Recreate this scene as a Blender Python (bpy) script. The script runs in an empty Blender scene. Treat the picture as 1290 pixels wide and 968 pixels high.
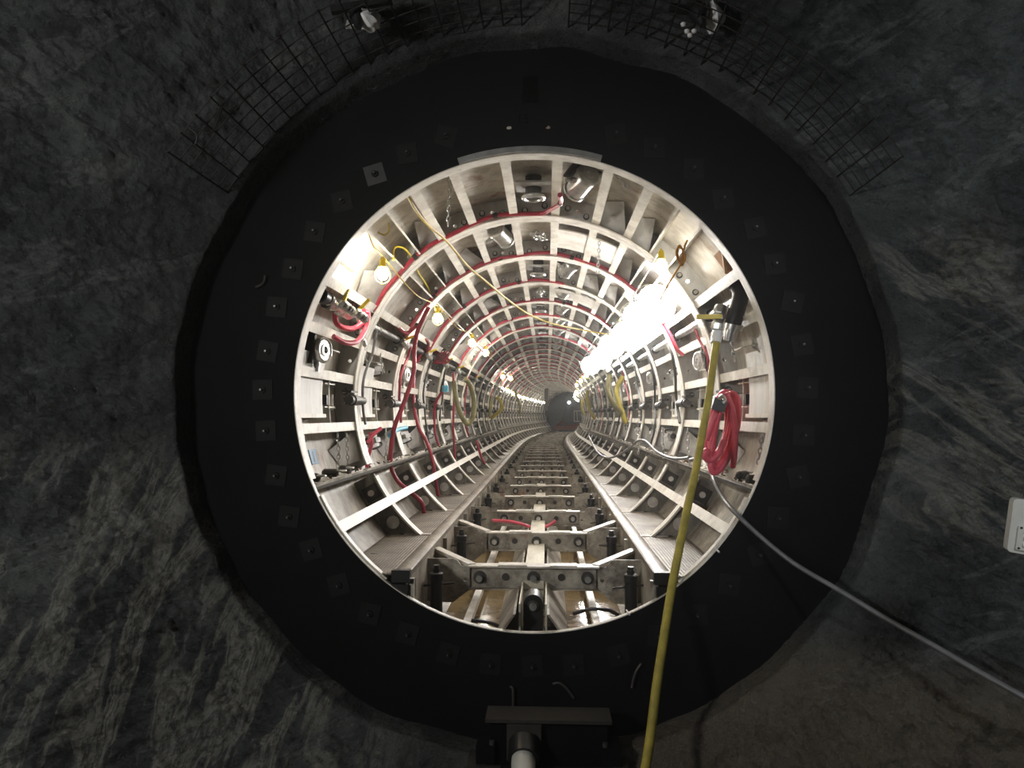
import bpy, bmesh, math, random
from mathutils import Vector, Matrix, noise, Euler
random.seed(7)
R = math.radians
sin, cos, pi = math.sin, math.cos, math.pi
sc = bpy.context.scene
col = sc.collection

# ------------------------------------------------------------------ the place
D0 = 6.31            # distance of the tunnel mouth from the camera
PITCH = 0.332 * D0   # length of one lining ring
NR = 31              # rings
RI, RS = 2.0, 2.25   # inner flange radius, skin radius
FPX = 950.0
CAM = Vector((0.133, 0.0, -0.2126))
BEND, KAP = 33.0, 0.003
def cx(D): return 0.5 * KAP * (D - BEND) ** 2 if D > BEND else 0.0
def hd(D): return math.atan(KAP * (D - BEND)) if D > BEND else 0.0
def P(x, D, z):
    t = hd(D)
    return Vector((cx(D) + x * cos(t), D - x * sin(t), z))
def PA(a, r, D):     # angle from the crown (right positive), radius, distance
    return P(r * sin(R(a)), D, r * cos(R(a)))
def DK(k): return D0 + PITCH * k
CROT = Euler((R(90 + 2.41), 0, R(2.65)), 'XYZ').to_matrix()
def W(px, py, D):    # where the sight line through a photo point meets distance D
    v = CROT @ Vector(((px - 645) / FPX, -(py - 484) / FPX, -1))
    return CAM + v * (D / v.y)

# ------------------------------------------------------------------ materials
def nt(name):
    m = bpy.data.materials.new(name); m.use_nodes = True
    t = m.node_tree; t.nodes.clear()
    out = t.nodes.new('ShaderNodeOutputMaterial')
    b = t.nodes.new('ShaderNodeBsdfPrincipled')
    t.links.new(b.outputs[0], out.inputs[0])
    return m, t, b
def node(t, kind, **kw):
    n = t.nodes.new(kind)
    for k, v in kw.items():
        if k in n.inputs: n.inputs[k].default_value = v
        else: setattr(n, k, v)
    return n
def coords(t, scale=(1, 1, 1), rnd=True, rot=(0, 0, 0), tex=False):
    tc = t.nodes.new('ShaderNodeTexCoord')
    mp = t.nodes.new('ShaderNodeMapping'); mp.vector_type = 'TEXTURE' if tex else 'POINT'; mp.inputs['Scale'].default_value = scale; mp.inputs['Rotation'].default_value = rot
    if rnd:
        oi = t.nodes.new('ShaderNodeObjectInfo')
        mul = node(t, 'ShaderNodeMath', operation='MULTIPLY'); mul.inputs[1].default_value = 37.0
        t.links.new(oi.outputs['Random'], mul.inputs[0])
        add = node(t, 'ShaderNodeVectorMath', operation='ADD')
        t.links.new(tc.outputs['Object'], add.inputs[0]); t.links.new(mul.outputs[0], add.inputs[1])
        t.links.new(add.outputs[0], mp.inputs['Vector'])
    else:
        t.links.new(tc.outputs['Object'], mp.inputs['Vector'])
    return mp.outputs[0]
def ramp(t, fac, stops):
    n = t.nodes.new('ShaderNodeValToRGB'); e = n.color_ramp.elements
    e[0].position, e[0].color = stops[0][0], (*stops[0][1], 1)
    e[1].position, e[1].color = stops[-1][0], (*stops[-1][1], 1)
    for p, c in stops[1:-1]:
        x = e.new(p); x.color = (*c, 1)
    t.links.new(fac, n.inputs[0]); return n.outputs[0]
def mix(t, fac, a, b, mode='MIX'):
    n = t.nodes.new('ShaderNodeMix'); n.data_type = 'RGBA'; n.blend_type = mode
    for s, v in ((n.inputs[0], fac), (n.inputs[6], a), (n.inputs[7], b)):
        if isinstance(v, (int, float)): s.default_value = v
        elif isinstance(v, tuple): s.default_value = (*v, 1)
        else: t.links.new(v, s)
    return n.outputs[2]
def painted(name, base, dirt, rust=None, amount=.5, rough=.5, streak=(9, 9, 1.2), bump=.15, fine=14, metal=0):
    m, t, b = nt(name)
    c1 = coords(t)
    n1 = node(t, 'ShaderNodeTexNoise', Scale=2.3, Detail=7, Roughness=.65); t.links.new(c1, n1.inputs['Vector'])
    c2 = coords(t, streak)
    n2 = node(t, 'ShaderNodeTexNoise', Scale=1.0, Detail=5, Roughness=.7); t.links.new(c2, n2.inputs['Vector'])
    n3 = node(t, 'ShaderNodeTexNoise', Scale=fine, Detail=6, Roughness=.75); t.links.new(c1, n3.inputs['Vector'])
    mid = .56 - .12 * amount
    f1 = ramp(t, n1.outputs[0], [(mid - .12, (0, 0, 0)), (mid + .2, (1, 1, 1))])
    f2 = ramp(t, n2.outputs[0], [(mid - .08, (0, 0, 0)), (mid + .16, (1, 1, 1))])
    cc = mix(t, f1, base, tuple(.62 * x + .38 * y for x, y in zip(base, dirt)))
    f2m = mix(t, .75 * amount + .2, (0, 0, 0), f2)
    cc = mix(t, f2m, cc, dirt)
    f3 = ramp(t, n3.outputs[0], [(.60, (0, 0, 0)), (.68, (1, 1, 1))])
    cc = mix(t, mix(t, .8 * amount, (0, 0, 0), f3), cc, tuple(.35 * x for x in dirt))
    if rust:
        n4 = node(t, 'ShaderNodeTexNoise', Scale=1.7, Detail=5, Roughness=.6); t.links.new(coords(t, (1.6, 1.6, .8)), n4.inputs['Vector'])
        f4 = ramp(t, n4.outputs[0], [(.60, (0, 0, 0)), (.70, (1, 1, 1))])
        cc = mix(t, mix(t, .8, (0, 0, 0), f4), cc, rust)
    t.links.new(cc, b.inputs['Base Color'])
    b.inputs['Roughness'].default_value = rough; b.inputs['Metallic'].default_value = metal
    bp = node(t, 'ShaderNodeBump', Strength=bump, Distance=.02); t.links.new(n3.outputs[0], bp.inputs['Height'])
    t.links.new(bp.outputs[0], b.inputs['Normal'])
    return m
def plain(name, base, rough=.5, metal=0, var=.25, scale=9, bump=.1):
    m, t, b = nt(name)
    n = node(t, 'ShaderNodeTexNoise', Scale=scale, Detail=5, Roughness=.65); t.links.new(coords(t), n.inputs['Vector'])
    cc = ramp(t, n.outputs[0], [(.3, tuple(x * (1 - var) for x in base)), (.7, tuple(min(1, x * (1 + var)) for x in base))])
    t.links.new(cc, b.inputs['Base Color']); b.inputs['Roughness'].default_value = rough; b.inputs['Metallic'].default_value = metal
    bp = node(t, 'ShaderNodeBump', Strength=bump, Distance=.01); t.links.new(n.outputs[0], bp.inputs['Height']); t.links.new(bp.outputs[0], b.inputs['Normal'])
    return m
def glow(name, colr, strength):
    m, t, b = nt(name)
    b.inputs['Base Color'].default_value = (.9, .9, .9, 1)
    b.inputs['Emission Color'].default_value = (*colr, 1); b.inputs['Emission Strength'].default_value = strength
    return m

RUST = (.26, .10, .03)
M = {}
M['skin'] = painted('skin paint', (.64, .61, .55), (.22, .19, .15), RUST, .50, .5, (7, 7, 1.0))
M['low_skin'] = painted('muddy skin paint', (.60, .56, .48), (.10, .08, .06), None, .9, .5, (2.6, 2.6, 1.8), .35, 9)
M['flange'] = painted('cream flange paint', (.78, .75, .68), (.30, .24, .18), None, .30, .45, (5, 5, 5))
M['stringer'] = painted('cream stringer paint', (.74, .71, .63), (.26, .21, .15), None, .38, .45, (6, 6, 3))
M['web'] = painted('grey web paint', (.56, .56, .55), (.20, .18, .155), None, .36, .5, (5, 5, 1.5))
M['low_web'] = painted('muddy web paint', (.36, .34, .30), (.05, .042, .035), None, .7, .55, (5, 5, 2), .3)
M['rusty_hatch'] = painted('rust stained hatch paint', (.62, .58, .50), (.30, .20, .11), (.34, .15, .05), .65, .45, (9, 9, .7))
M['hatch'] = painted('hatch paint', (.66, .66, .63), (.25, .21, .16), (.33, .14, .04), .35, .45, (6, 6, .9))
M['tread'] = None
M['beam'] = painted('muddy beam paint', (.58, .54, .46), (.11, .085, .06), None, .9, .5, (4, 2, 1.5), .35, 10)
M['beam_top'] = painted('worn beam top', (.33, .29, .24), (.085, .065, .048), None, .9, .4, (6, 2, 3), .3)
M['tie'] = painted('muddy tie paint', (.56, .52, .44), (.10, .08, .06), RUST, .85, .5, (4, 4, 4), .4, 10)
M['tie_top'] = painted('pale tie paint', (.74, .71, .66), (.22, .18, .13), None, .55, .4, (6, 6, 6), .2)  # paler paint than the tie web, for tops, arms, bars and strips
M['cream'] = painted('cream centre plate', (.78, .74, .62), (.30, .24, .15), None, .45, .45, (9, 3, 6), .2)
M['black'] = plain('black steel', (.018, .018, .019), .45, .3)
M['dark'] = plain('dark grimy steel', (.055, .05, .045), .5, .3)
M['bulk'] = plain('black bulkhead steel', (.0022, .0024, .0032), .8, 0, .5, 3); M['bulk'].node_tree.nodes['Principled BSDF'].inputs['Specular IOR Level'].default_value = .12
M['bulk2'] = plain('worn black plate', (.0035, .0035, .004), .7, 0, .4, 6); M['bulk2'].node_tree.nodes['Principled BSDF'].inputs['Specular IOR Level'].default_value = .2
M['paleplate'] = plain('paler grimy plate', (.030, .030, .029), .6, 0, .3)
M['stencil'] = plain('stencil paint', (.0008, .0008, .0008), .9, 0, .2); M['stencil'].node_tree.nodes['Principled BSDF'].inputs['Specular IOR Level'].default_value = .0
M['palebolt'] = plain('bare bolt', (.62, .61, .58), .35, .1)
M['lip'] = plain('grey lip steel', (.30, .30, .29), .45, .2, .25)
M['dullbolt'] = plain('dull bolt', (.07, .07, .07), .35, .3)
M['galv'] = plain('galvanised steel', (.55, .55, .54), .32, .85, .25, 12)
M['chrome'] = plain('scuffed aluminium', (.62, .62, .61), .28, .9, .3, 10, .2)
M['foil'] = plain('crumpled foil', (.72, .72, .70), .25, .9, .2, 18, .8)
M['rubber'] = plain('black rubber', (.02, .02, .022), .4)
M['red'] = plain('red hose', (.30, .025, .045), .4, 0, .25)
M['pink'] = plain('pinkish red hose', (.62, .085, .13), .38, 0, .18)
M['yellow_hose'] = plain('dirty yellow hose', (.40, .33, .055), .5, 0, .3, 6)
M['olive_hose'] = plain('muddy olive hose', (.22, .20, .09), .5, 0, .3, 6)
M['yellow'] = plain('yellow paint', (.70, .52, .02), .4, 0, .15)
M['cable_y'] = plain('yellow cable', (.42, .29, .03), .5, 0, .3)
M['orange'] = plain('orange rope', (.50, .24, .04), .6, 0, .25, 30)
M['grey_cable'] = plain('grey cable', (.15, .15, .155), .4, 0, .3)
M['white'] = plain('white plastic', (.80, .80, .80), .35, 0, .1)
M['box'] = plain('pale grey enamel', (.52, .52, .48), .4, 0, .08)
M['blue'] = plain('blue sticker', (.05, .20, .38), .5, 0, .25)
M['bluetape'] = plain('blue tape', (.10, .42, .60), .4, 0, .2)
M['redpaint'] = plain('rusty red paint', (.26, .07, .05), .5, 0, .35)
M['machine'] = plain('dark blue grey machine paint', (.06, .075, .10), .5, 0, .4, 4)
M['wire'] = plain('rusty wire', (.016, .014, .013), .6, .4)
M['mud'] = plain('mud rubble', (.17, .13, .09), .8, 0, .5, 9, .6)
M['brownpatch'] = plain('rusty brown plate', (.24, .12, .05), .6, 0, .4, 6)
M['bulb'] = glow('lamp light', (1.0, .92, .78), 340)
M['flood'] = glow('flood light', (1.0, .97, .94), 130)
M['dimbulb'] = glow('dim lamp light', (1.0, .94, .82), 130)
M['farlamp'] = glow('far lamp light', (1.0, .95, .85), 12)
def tread():
    m, t, b = nt('muddy tread plate')
    c = coords(t)
    n = node(t, 'ShaderNodeTexNoise', Scale=3.5, Detail=7, Roughness=.7); t.links.new(c, n.inputs['Vector'])
    cc = ramp(t, n.outputs[0], [(.35, (.075, .055, .038)), (.55, (.19, .155, .115)), (.72, (.36, .33, .28))])
    tc = t.nodes.new('ShaderNodeTexCoord')
    w1 = node(t, 'ShaderNodeTexWave', Scale=11, Distortion=1.2, Detail=2); w1.bands_direction = 'X'; t.links.new(tc.outputs['Object'], w1.inputs['Vector'])
    w2 = node(t, 'ShaderNodeTexWave', Scale=11, Distortion=1.2, Detail=2); w2.bands_direction = 'Y'; t.links.new(tc.outputs['Object'], w2.inputs['Vector'])
    mx = node(t, 'ShaderNodeMath', operation='MULTIPLY'); t.links.new(w1.outputs['Fac'], mx.inputs[0]); t.links.new(w2.outputs['Fac'], mx.inputs[1])
    cc2 = mix(t, mx.outputs[0], cc, (.40, .37, .32))
    t.links.new(mix(t, .45, cc, cc2), b.inputs['Base Color'])
    b.inputs['Roughness'].default_value = .38; b.inputs['Metallic'].default_value = .1
    bp = node(t, 'ShaderNodeBump', Strength=.9, Distance=.012); t.links.new(mx.outputs[0], bp.inputs['Height']); t.links.new(bp.outputs[0], b.inputs['Normal'])
    return m
M['tread'] = tread()
def water():
    m, t, b = nt('muddy water')
    n = node(t, 'ShaderNodeTexNoise', Scale=2.5, Detail=4); t.links.new(coords(t, rnd=False), n.inputs['Vector'])
    t.links.new(ramp(t, n.outputs[0], [(.3, (.13, .085, .035)), (.7, (.22, .155, .07))]), b.inputs['Base Color'])
    b.inputs['Roughness'].default_value = .08
    n2 = node(t, 'ShaderNodeTexNoise', Scale=9, Detail=2); t.links.new(coords(t, rnd=False), n2.inputs['Vector'])
    bp = node(t, 'ShaderNodeBump', Strength=.08, Distance=.02); t.links.new(n2.outputs[0], bp.inputs['Height']); t.links.new(bp.outputs[0], b.inputs['Normal'])
    return m
M['water'] = water()
def rock():
    m, t, b = nt('dark banded rock')
    c = coords(t, rnd=False)
    sp = t.nodes.new('ShaderNodeSeparateXYZ'); t.links.new(c, sp.inputs[0])
    n1 = node(t, 'ShaderNodeTexNoise', Scale=1.1, Detail=9, Roughness=.62); t.links.new(c, n1.inputs['Vector'])
    base = ramp(t, n1.outputs[0], [(.30, (.022, .026, .028)), (.5, (.070, .080, .082)), (.70, (.17, .19, .185))])
    # foliation: thin pale layers folded through the rock
    ca = coords(t, (.20, .8, 1.25), False, (0, R(13), 0), True)
    na = node(t, 'ShaderNodeTexNoise', Scale=.85, Detail=9, Roughness=.62, Distortion=.55); t.links.new(ca, na.inputs['Vector'])
    la = ramp(t, na.outputs[0], [(.47, (0, 0, 0)), (.525, (.8, .8, .8)), (.55, (.1, .1, .1)), (.59, (.95, .95, .95)), (.63, (.15, .15, .15)), (.70, (.8, .8, .8))])
    cb = coords(t, (1.5, .9, .22), False, (0, R(40), 0), True)
    nb = node(t, 'ShaderNodeTexNoise', Scale=.8, Detail=9, Roughness=.64, Distortion=.7); t.links.new(cb, nb.inputs['Vector'])
    lb = ramp(t, nb.outputs[0], [(.46, (0, 0, 0)), (.52, (.8, .8, .8)), (.56, (.1, .1, .1)), (.61, (.9, .9, .9)), (.66, (.15, .15, .15)), (.72, (.6, .6, .6))])
    def rng(sock, a, b_):
        n = node(t, 'ShaderNodeMapRange'); n.interpolation_type = 'SMOOTHSTEP'
        n.inputs['From Min'].default_value = a; n.inputs['From Max'].default_value = b_; t.links.new(sock, n.inputs['Value']); return n.outputs[0]
    def mul(a, b_):
        n = node(t, 'ShaderNodeMath', operation='MULTIPLY')
        for i, v in enumerate((a, b_)):
            if isinstance(v, (int, float)): n.inputs[i].default_value = v
            else: t.links.new(v, n.inputs[i])
        return n.outputs[0]
    patch = node(t, 'ShaderNodeTexNoise', Scale=.8, Detail=3); t.links.new(c, patch.inputs['Vector'])
    pm = rng(patch.outputs[0], .38, .56)
    left = mul(mul(rng(sp.outputs[0], -.6, -1.8), rng(sp.outputs[2], -.2, -.9)), 1.0)
    right = mul(mul(rng(sp.outputs[0], 2.0, 2.9), rng(sp.outputs[2], 1.5, .7)), rng(sp.outputs[2], -1.6, -.7))
    cc = mix(t, mul(mul(la, left), .85), base, (.44, .43, .38))
    cc = mix(t, mul(mul(mul(lb, right), pm), .8), cc, (.40, .39, .34))
    # faint pale veins everywhere
    cv = coords(t, (1.6, .9, .28), False, (0, R(-24), 0), True)
    nv = node(t, 'ShaderNodeTexNoise', Scale=.9, Detail=9, Roughness=.68, Distortion=.5); t.links.new(cv, nv.inputs['Vector'])
    lv = ramp(t, nv.outputs[0], [(.54, (0, 0, 0)), (.58, (1, 1, 1)), (.63, (0, 0, 0))])
    cc = mix(t, mix(t, .28, (0, 0, 0), lv), cc, (.34, .36, .35))
    # brown muck along the foot of the bore
    br = mul(rng(sp.outputs[2], -1.75, -2.25), rng(sp.outputs[0], -1.2, 1.2))
    cc = mix(t, mul(br, .75), cc, (.20, .165, .12))
    t.links.new(cc, b.inputs['Base Color'])
    nr = node(t, 'ShaderNodeTexNoise', Scale=16, Detail=5, Roughness=.7); t.links.new(c, nr.inputs['Vector'])
    rr = ramp(t, nr.outputs[0], [(.42, (.24, .24, .24)), (.58, (.75, .75, .75))]); t.links.new(rr, b.inputs['Roughness'])
    nb1 = node(t, 'ShaderNodeTexNoise', Scale=11, Detail=10, Roughness=.72); t.links.new(coords(t, (1, 1, 1.7), False, (0, R(30), 0)), nb1.inputs['Vector'])
    bp = node(t, 'ShaderNodeBump', Strength=1.0, Distance=.14); t.links.new(nb1.outputs[0], bp.inputs['Height'])
    nb2 = node(t, 'ShaderNodeTexNoise', Scale=55, Detail=5, Roughness=.7); t.links.new(c, nb2.inputs['Vector'])
    bp2 = node(t, 'ShaderNodeBump', Strength=.7, Distance=.02); t.links.new(nb2.outputs[0], bp2.inputs['Height']); t.links.new(bp.outputs[0], bp2.inputs['Normal'])
    t.links.new(bp2.outputs[0], b.inputs['Normal'])
    return m
M['rock'] = rock()

# ------------------------------------------------------------------ mesh builder
class MB:
    def __init__(s): s.v, s.f, s.m, s.mats = [], [], [], []
    def mi(s, m):
        if m not in s.mats: s.mats.append(m)
        return s.mats.index(m)
    def add(s, vs, fs, m):
        o = len(s.v); i = s.mi(m)
        s.v += [tuple(v) for v in vs]; s.f += [tuple(o + k for k in f) for f in fs]; s.m += [i] * len(fs); return s
    def box(s, lo, hi, m, mat=None):
        vs = [Vector((x, y, z)) for x in (lo[0], hi[0]) for y in (lo[1], hi[1]) for z in (lo[2], hi[2])]
        if mat is not None: vs = [mat @ v for v in vs]
        return s.add(vs, [(0, 1, 3, 2), (4, 6, 7, 5), (0, 4, 5, 1), (2, 3, 7, 6), (0, 2, 6, 4), (1, 5, 7, 3)], m)
    def obox(s, c, ax, ay, az, dims, m):      # oriented box: centre, three axes, full sizes
        c = Vector(c); vs = [c + ax * (i * dims[0] / 2) + ay * (j * dims[1] / 2) + az * (k * dims[2] / 2) for i in (-1, 1) for j in (-1, 1) for k in (-1, 1)]
        return s.add(vs, [(0, 1, 3, 2), (4, 6, 7, 5), (0, 4, 5, 1), (2, 3, 7, 6), (0, 2, 6, 4), (1, 5, 7, 3)], m)
    def bar(s, p, q, w, h, m, up=Vector((0, 0, 1))):
        p, q = Vector(p), Vector(q); d = (q - p); L = d.length; d.normalize()
        x = d.cross(up)
        if x.length < 1e-4: x = d.cross(Vector((1, 0, 0)))
        x.normalize(); u = x.cross(d)
        return s.obox((p + q) / 2, x, d, u, (w, L, h), m)
    def arc(s, r0, r1, a0, a1, y0, y1, n, m):
        vs, fs = [], []
        for i in range(n + 1):
            a = R(a0 + (a1 - a0) * i / n); e = (sin(a), cos(a))
            for r, y in ((r0, y0), (r1, y0), (r1, y1), (r0, y1)): vs.append((r * e[0], y, r * e[1]))
        full = abs(abs(a1 - a0) - 360) < 1e-6
        for i in range(n):
            b = i * 4
            for j in range(4):
                k = (j + 1) % 4; fs.append((b + j, b + k, b + 4 + k, b + 4 + j))
        if not full: fs += [(3, 2, 1, 0), tuple(n * 4 + j for j in range(4))]
        return s.add(vs, fs, m)
    def pol(s, a, r0, r1, w, y0, y1, m, off=0):   # box standing along the tunnel at an angle
        a = R(a); er = Vector((sin(a), 0, cos(a))); et = Vector((cos(a), 0, -sin(a)))
        return s.obox(er * ((r0 + r1) / 2) + et * off + Vector((0, (y0 + y1) / 2, 0)), et, Vector((0, 1, 0)), er, (w, y1 - y0, abs(r1 - r0)), m)
    def cyl(s, p, q, r, m, n=12, r2=None):
        p, q = Vector(p), Vector(q); d = (q - p).normalized(); r2 = r if r2 is None else r2
        x = d.orthogonal().normalized(); y = d.cross(x)
        vs = [p + (x * cos(2 * pi * i / n) + y * sin(2 * pi * i / n)) * r for i in range(n)] + [q + (x * cos(2 * pi * i / n) + y * sin(2 * pi * i / n)) * r2 for i in range(n)]
        fs = [(i, (i + 1) % n, n + (i + 1) % n, n + i) for i in range(n)] + [tuple(range(n - 1, -1, -1)), tuple(range(n, 2 * n))]
        return s.add(vs, fs, m)
    def lathe(s, p, d, prof, m, n=14):            # prof: (distance along d, radius)
        p, d = Vector(p), Vector(d).normalized(); x = d.orthogonal().normalized(); y = d.cross(x); vs, fs = [], []
        for h, r in prof:
            for i in range(n): vs.append(p + d * h + (x * cos(2 * pi * i / n) + y * sin(2 * pi * i / n)) * max(r, 1e-4))
        for j in range(len(prof) - 1):
            for i in range(n):
                k = (i + 1) % n; fs.append((j * n + i, j * n + k, (j + 1) * n + k, (j + 1) * n + i))
        fs += [tuple(range(n - 1, -1, -1)), tuple((len(prof) - 1) * n + i for i in range(n))]
        return s.add(vs, fs, m)
    def tube(s, pts, r, m, n=8, sub=4, closed=False, ridged=0):
        pts = [Vector(p) for p in pts]
        if sub > 1 and len(pts) > 2:
            q = []; N = len(pts)
            for i in range(N if closed else N - 1):
                g = (lambda k: pts[k % N]) if closed else (lambda k: pts[max(0, min(N - 1, k))])
                a, b, c, d = g(i - 1), g(i), g(i + 1), g(i + 2)
                for j in range(sub):
                    t = j / sub
                    q.append(.5 * ((2 * b) + (c - a) * t + (2 * a - 5 * b + 4 * c - d) * t * t + (3 * b - a - 3 * c + d) * t ** 3))
            if not closed: q.append(pts[-1])
            pts = q
        N = len(pts); vs, fs = [], []; prev = None
        for i, p in enumerate(pts):
            d = (pts[(i + 1) % N] - pts[i - 1]) if closed else (pts[min(i + 1, N - 1)] - pts[max(i - 1, 0)])
            if d.length < 1e-7: d = Vector((0, 1, 0))
            d.normalize()
            x = (prev - d * prev.dot(d)) if prev is not None else d.orthogonal()
            if x.length < 1e-5: x = d.orthogonal()
            x.normalize(); prev = x; y = d.cross(x)
            rr = r * (1 + (ridged if i % 2 else 0))
            for k in range(n): vs.append(p + (x * cos(2 * pi * k / n) + y * sin(2 * pi * k / n)) * rr)
        for i in range(N if closed else N - 1):
            for k in range(n):
                l = (k + 1) % n; j = (i + 1) % N; fs.append((i * n + k, i * n + l, j * n + l, j * n + k))
        if not closed: fs += [tuple(range(n - 1, -1, -1)), tuple((N - 1) * n + k for k in range(n))]
        return s.add(vs, fs, m)
    def plate(s, outer, holes, th, m, fn):        # flat plate with holes; fn maps (u, v, w) to space
        bm = bmesh.new(); E = []
        for lp in [outer] + holes:
            V = [bm.verts.new((x, y, 0)) for x, y in lp]
            E += [bm.edges.new((V[i], V[(i + 1) % len(V)])) for i in range(len(V))]
        bmesh.ops.triangle_fill(bm, edges=E, use_beauty=True, normal=(0, 0, 1))
        bm.verts.index_update(); n = len(bm.verts)
        vs = [fn(v.co.x, v.co.y, 0) for v in bm.verts] + [fn(v.co.x, v.co.y, th) for v in bm.verts]
        fs = []
        for f in bm.faces:
            ix = [v.index for v in f.verts]; fs.append(tuple(ix)); fs.append(tuple(n + i for i in reversed(ix)))
        o = 0
        for lp in [outer] + holes:
            L = len(lp)
            for i in range(L): j = (i + 1) % L; fs.append((o + i, o + j, n + o + j, n + o + i))
            o += L
        bm.free(); return s.add(vs, fs, m)
    def sweep(s, prof, Ds, m):                    # (x, z) profile along the tunnel's own line
        n = len(prof); vs, fs = [], []
        for D in Ds: vs += [P(x, D, z) for x, z in prof]
        for i in range(len(Ds) - 1):
            for j in range(n): k = (j + 1) % n; fs.append((i * n + j, i * n + k, (i + 1) * n + k, (i + 1) * n + j))
        fs += [tuple(range(n - 1, -1, -1)), tuple((len(Ds) - 1) * n + j for j in range(n))]
        return s.add(vs, fs, m)
    def mesh(s, name):
        me = bpy.data.meshes.new(name); me.from_pydata(s.v, [], s.f)
        for m in s.mats: me.materials.append(m)
        me.polygons.foreach_set('material_index', s.m)
        bm = bmesh.new(); bm.from_mesh(me); bmesh.ops.recalc_face_normals(bm, faces=bm.faces); bm.to_mesh(me); bm.free()
        me.polygons.foreach_set('use_smooth', [True] * len(me.polygons)); me.set_sharp_from_angle(angle=R(38)); me.update(); return me
    def build(s, name, parent=None, label=None):
        o = bpy.data.objects.new(name, s.mesh(name)); col.objects.link(o)
        if parent: o.parent = parent
        if label: o['label'] = label
        return o
def use(name, me, parent):
    o = bpy.data.objects.new(name, me); col.objects.link(o); o.parent = parent; return o
def tag(o, label, cat, group=None, kind=None):
    o['label'] = label; o['category'] = cat
    if group: o['group'] = group
    if kind: o['kind'] = kind
    return o
def empty(name, label, cat, loc=(0, 0, 0), rz=0, group=None):
    o = bpy.data.objects.new(name, None); col.objects.link(o); o.location = loc; o.rotation_euler = (0, 0, rz); o.empty_display_size = .2
    return tag(o, label, cat, group)
def struct(o): o['kind'] = 'structure'; return o
def kids(o): return list(o.children)
def copy_tree(o, parent=None):
    c = o.copy(); col.objects.link(c)
    if parent: c.parent = parent
    for ch in kids(o): copy_tree(ch, c)
    return c
def circ(x, y, r, n=16, ry=None): return [(x + r * cos(2 * pi * i / n), y + (ry or r) * sin(2 * pi * i / n)) for i in range(n)]
ONE = ['', 'first', 'second', 'third', 'fourth', 'fifth', 'sixth', 'seventh', 'eighth', 'ninth', 'tenth', 'eleventh', 'twelfth', 'thirteenth', 'fourteenth', 'fifteenth', 'sixteenth', 'seventeenth', 'eighteenth', 'nineteenth', 'twentieth']
def nth(n):
    if n <= 20: return ONE[n]
    if n == 30: return 'thirtieth'
    return ('twenty-' if n < 30 else 'thirty-') + ONE[n % 10]
xz = lambda u, v, w: (u, w, v)

# ------------------------------------------------------------------ rock portal
def build_rock():
    prof = []                                      # (radius, y)
    for i in range(9): prof.append((2.90, 6.36 - .32 * i / 8))
    for i in range(1, 8): a = R(90 * i / 8 * .55); prof.append((2.90 + .06 * (1 - cos(a)), 6.03 - .06 * sin(a)))
    r, y = prof[-1]
    step = .018
    while r < 6.4:
        r += step * .78; y -= step * .66 if r < 3.6 else step * .5; prof.append((r, y)); step *= 1.007
    na = 1000; vs, fs = [], []
    for j, (r, y) in enumerate(prof):
        for i in range(na):
            a = 2 * pi * i / na; x0, z0 = r * sin(a), r * cos(a)
            p = Vector((x0, y, z0))
            side = min(1, max(0, (r - 2.90) / .35)); out = 1 if j >= 9 else 0
            q = Vector((p.x * .9 + p.z * .5, p.y, (p.z * .9 - p.x * .5) * 1.9))
            q2 = Vector((p.x * .85 - p.z * .5, p.y * 1.3, (p.z * .85 + p.x * .5) * 2.2))
            d = (.22 * noise.fractal(p * .8, 1.0, 2.0, 3) + .05 * (noise.ridged_multi_fractal(q * 1.2 + Vector((5, 3, 1)), .9, 2.1, 5, .9, 2.0) - 1)) * side
            d += .062 * noise.fractal(q2 * 4.2, .8, 2.1, 5) * (.25 + .75 * side)
            d += .018 * noise.noise(p * 21) * (.3 + .7 * side)
            n = Vector((x0 / r * -.45, -.8, z0 / r * -.45)) if out else Vector((x0 / r * -.5, 0, z0 / r * -.5))
            lip = .045 * noise.noise(Vector((x0, .3 * y, z0)) * 1.7) * (1 - side)
            vs.append(p + n * d + Vector((x0 / r, 0, z0 / r)) * lip)
    for j in range(len(prof) - 1):
        for i in range(na):
            k = (i + 1) % na; fs.append((j * na + i, j * na + k, (j + 1) * na + k, (j + 1) * na + i))
    mb = MB(); mb.add(vs, fs, M['rock']); o = mb.build('wall_rock'); struct(o)
    o['label'] = 'dark wet banded rock around the round portal'
    for p in o.data.polygons: p.use_smooth = True
    return o
build_rock()

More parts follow.
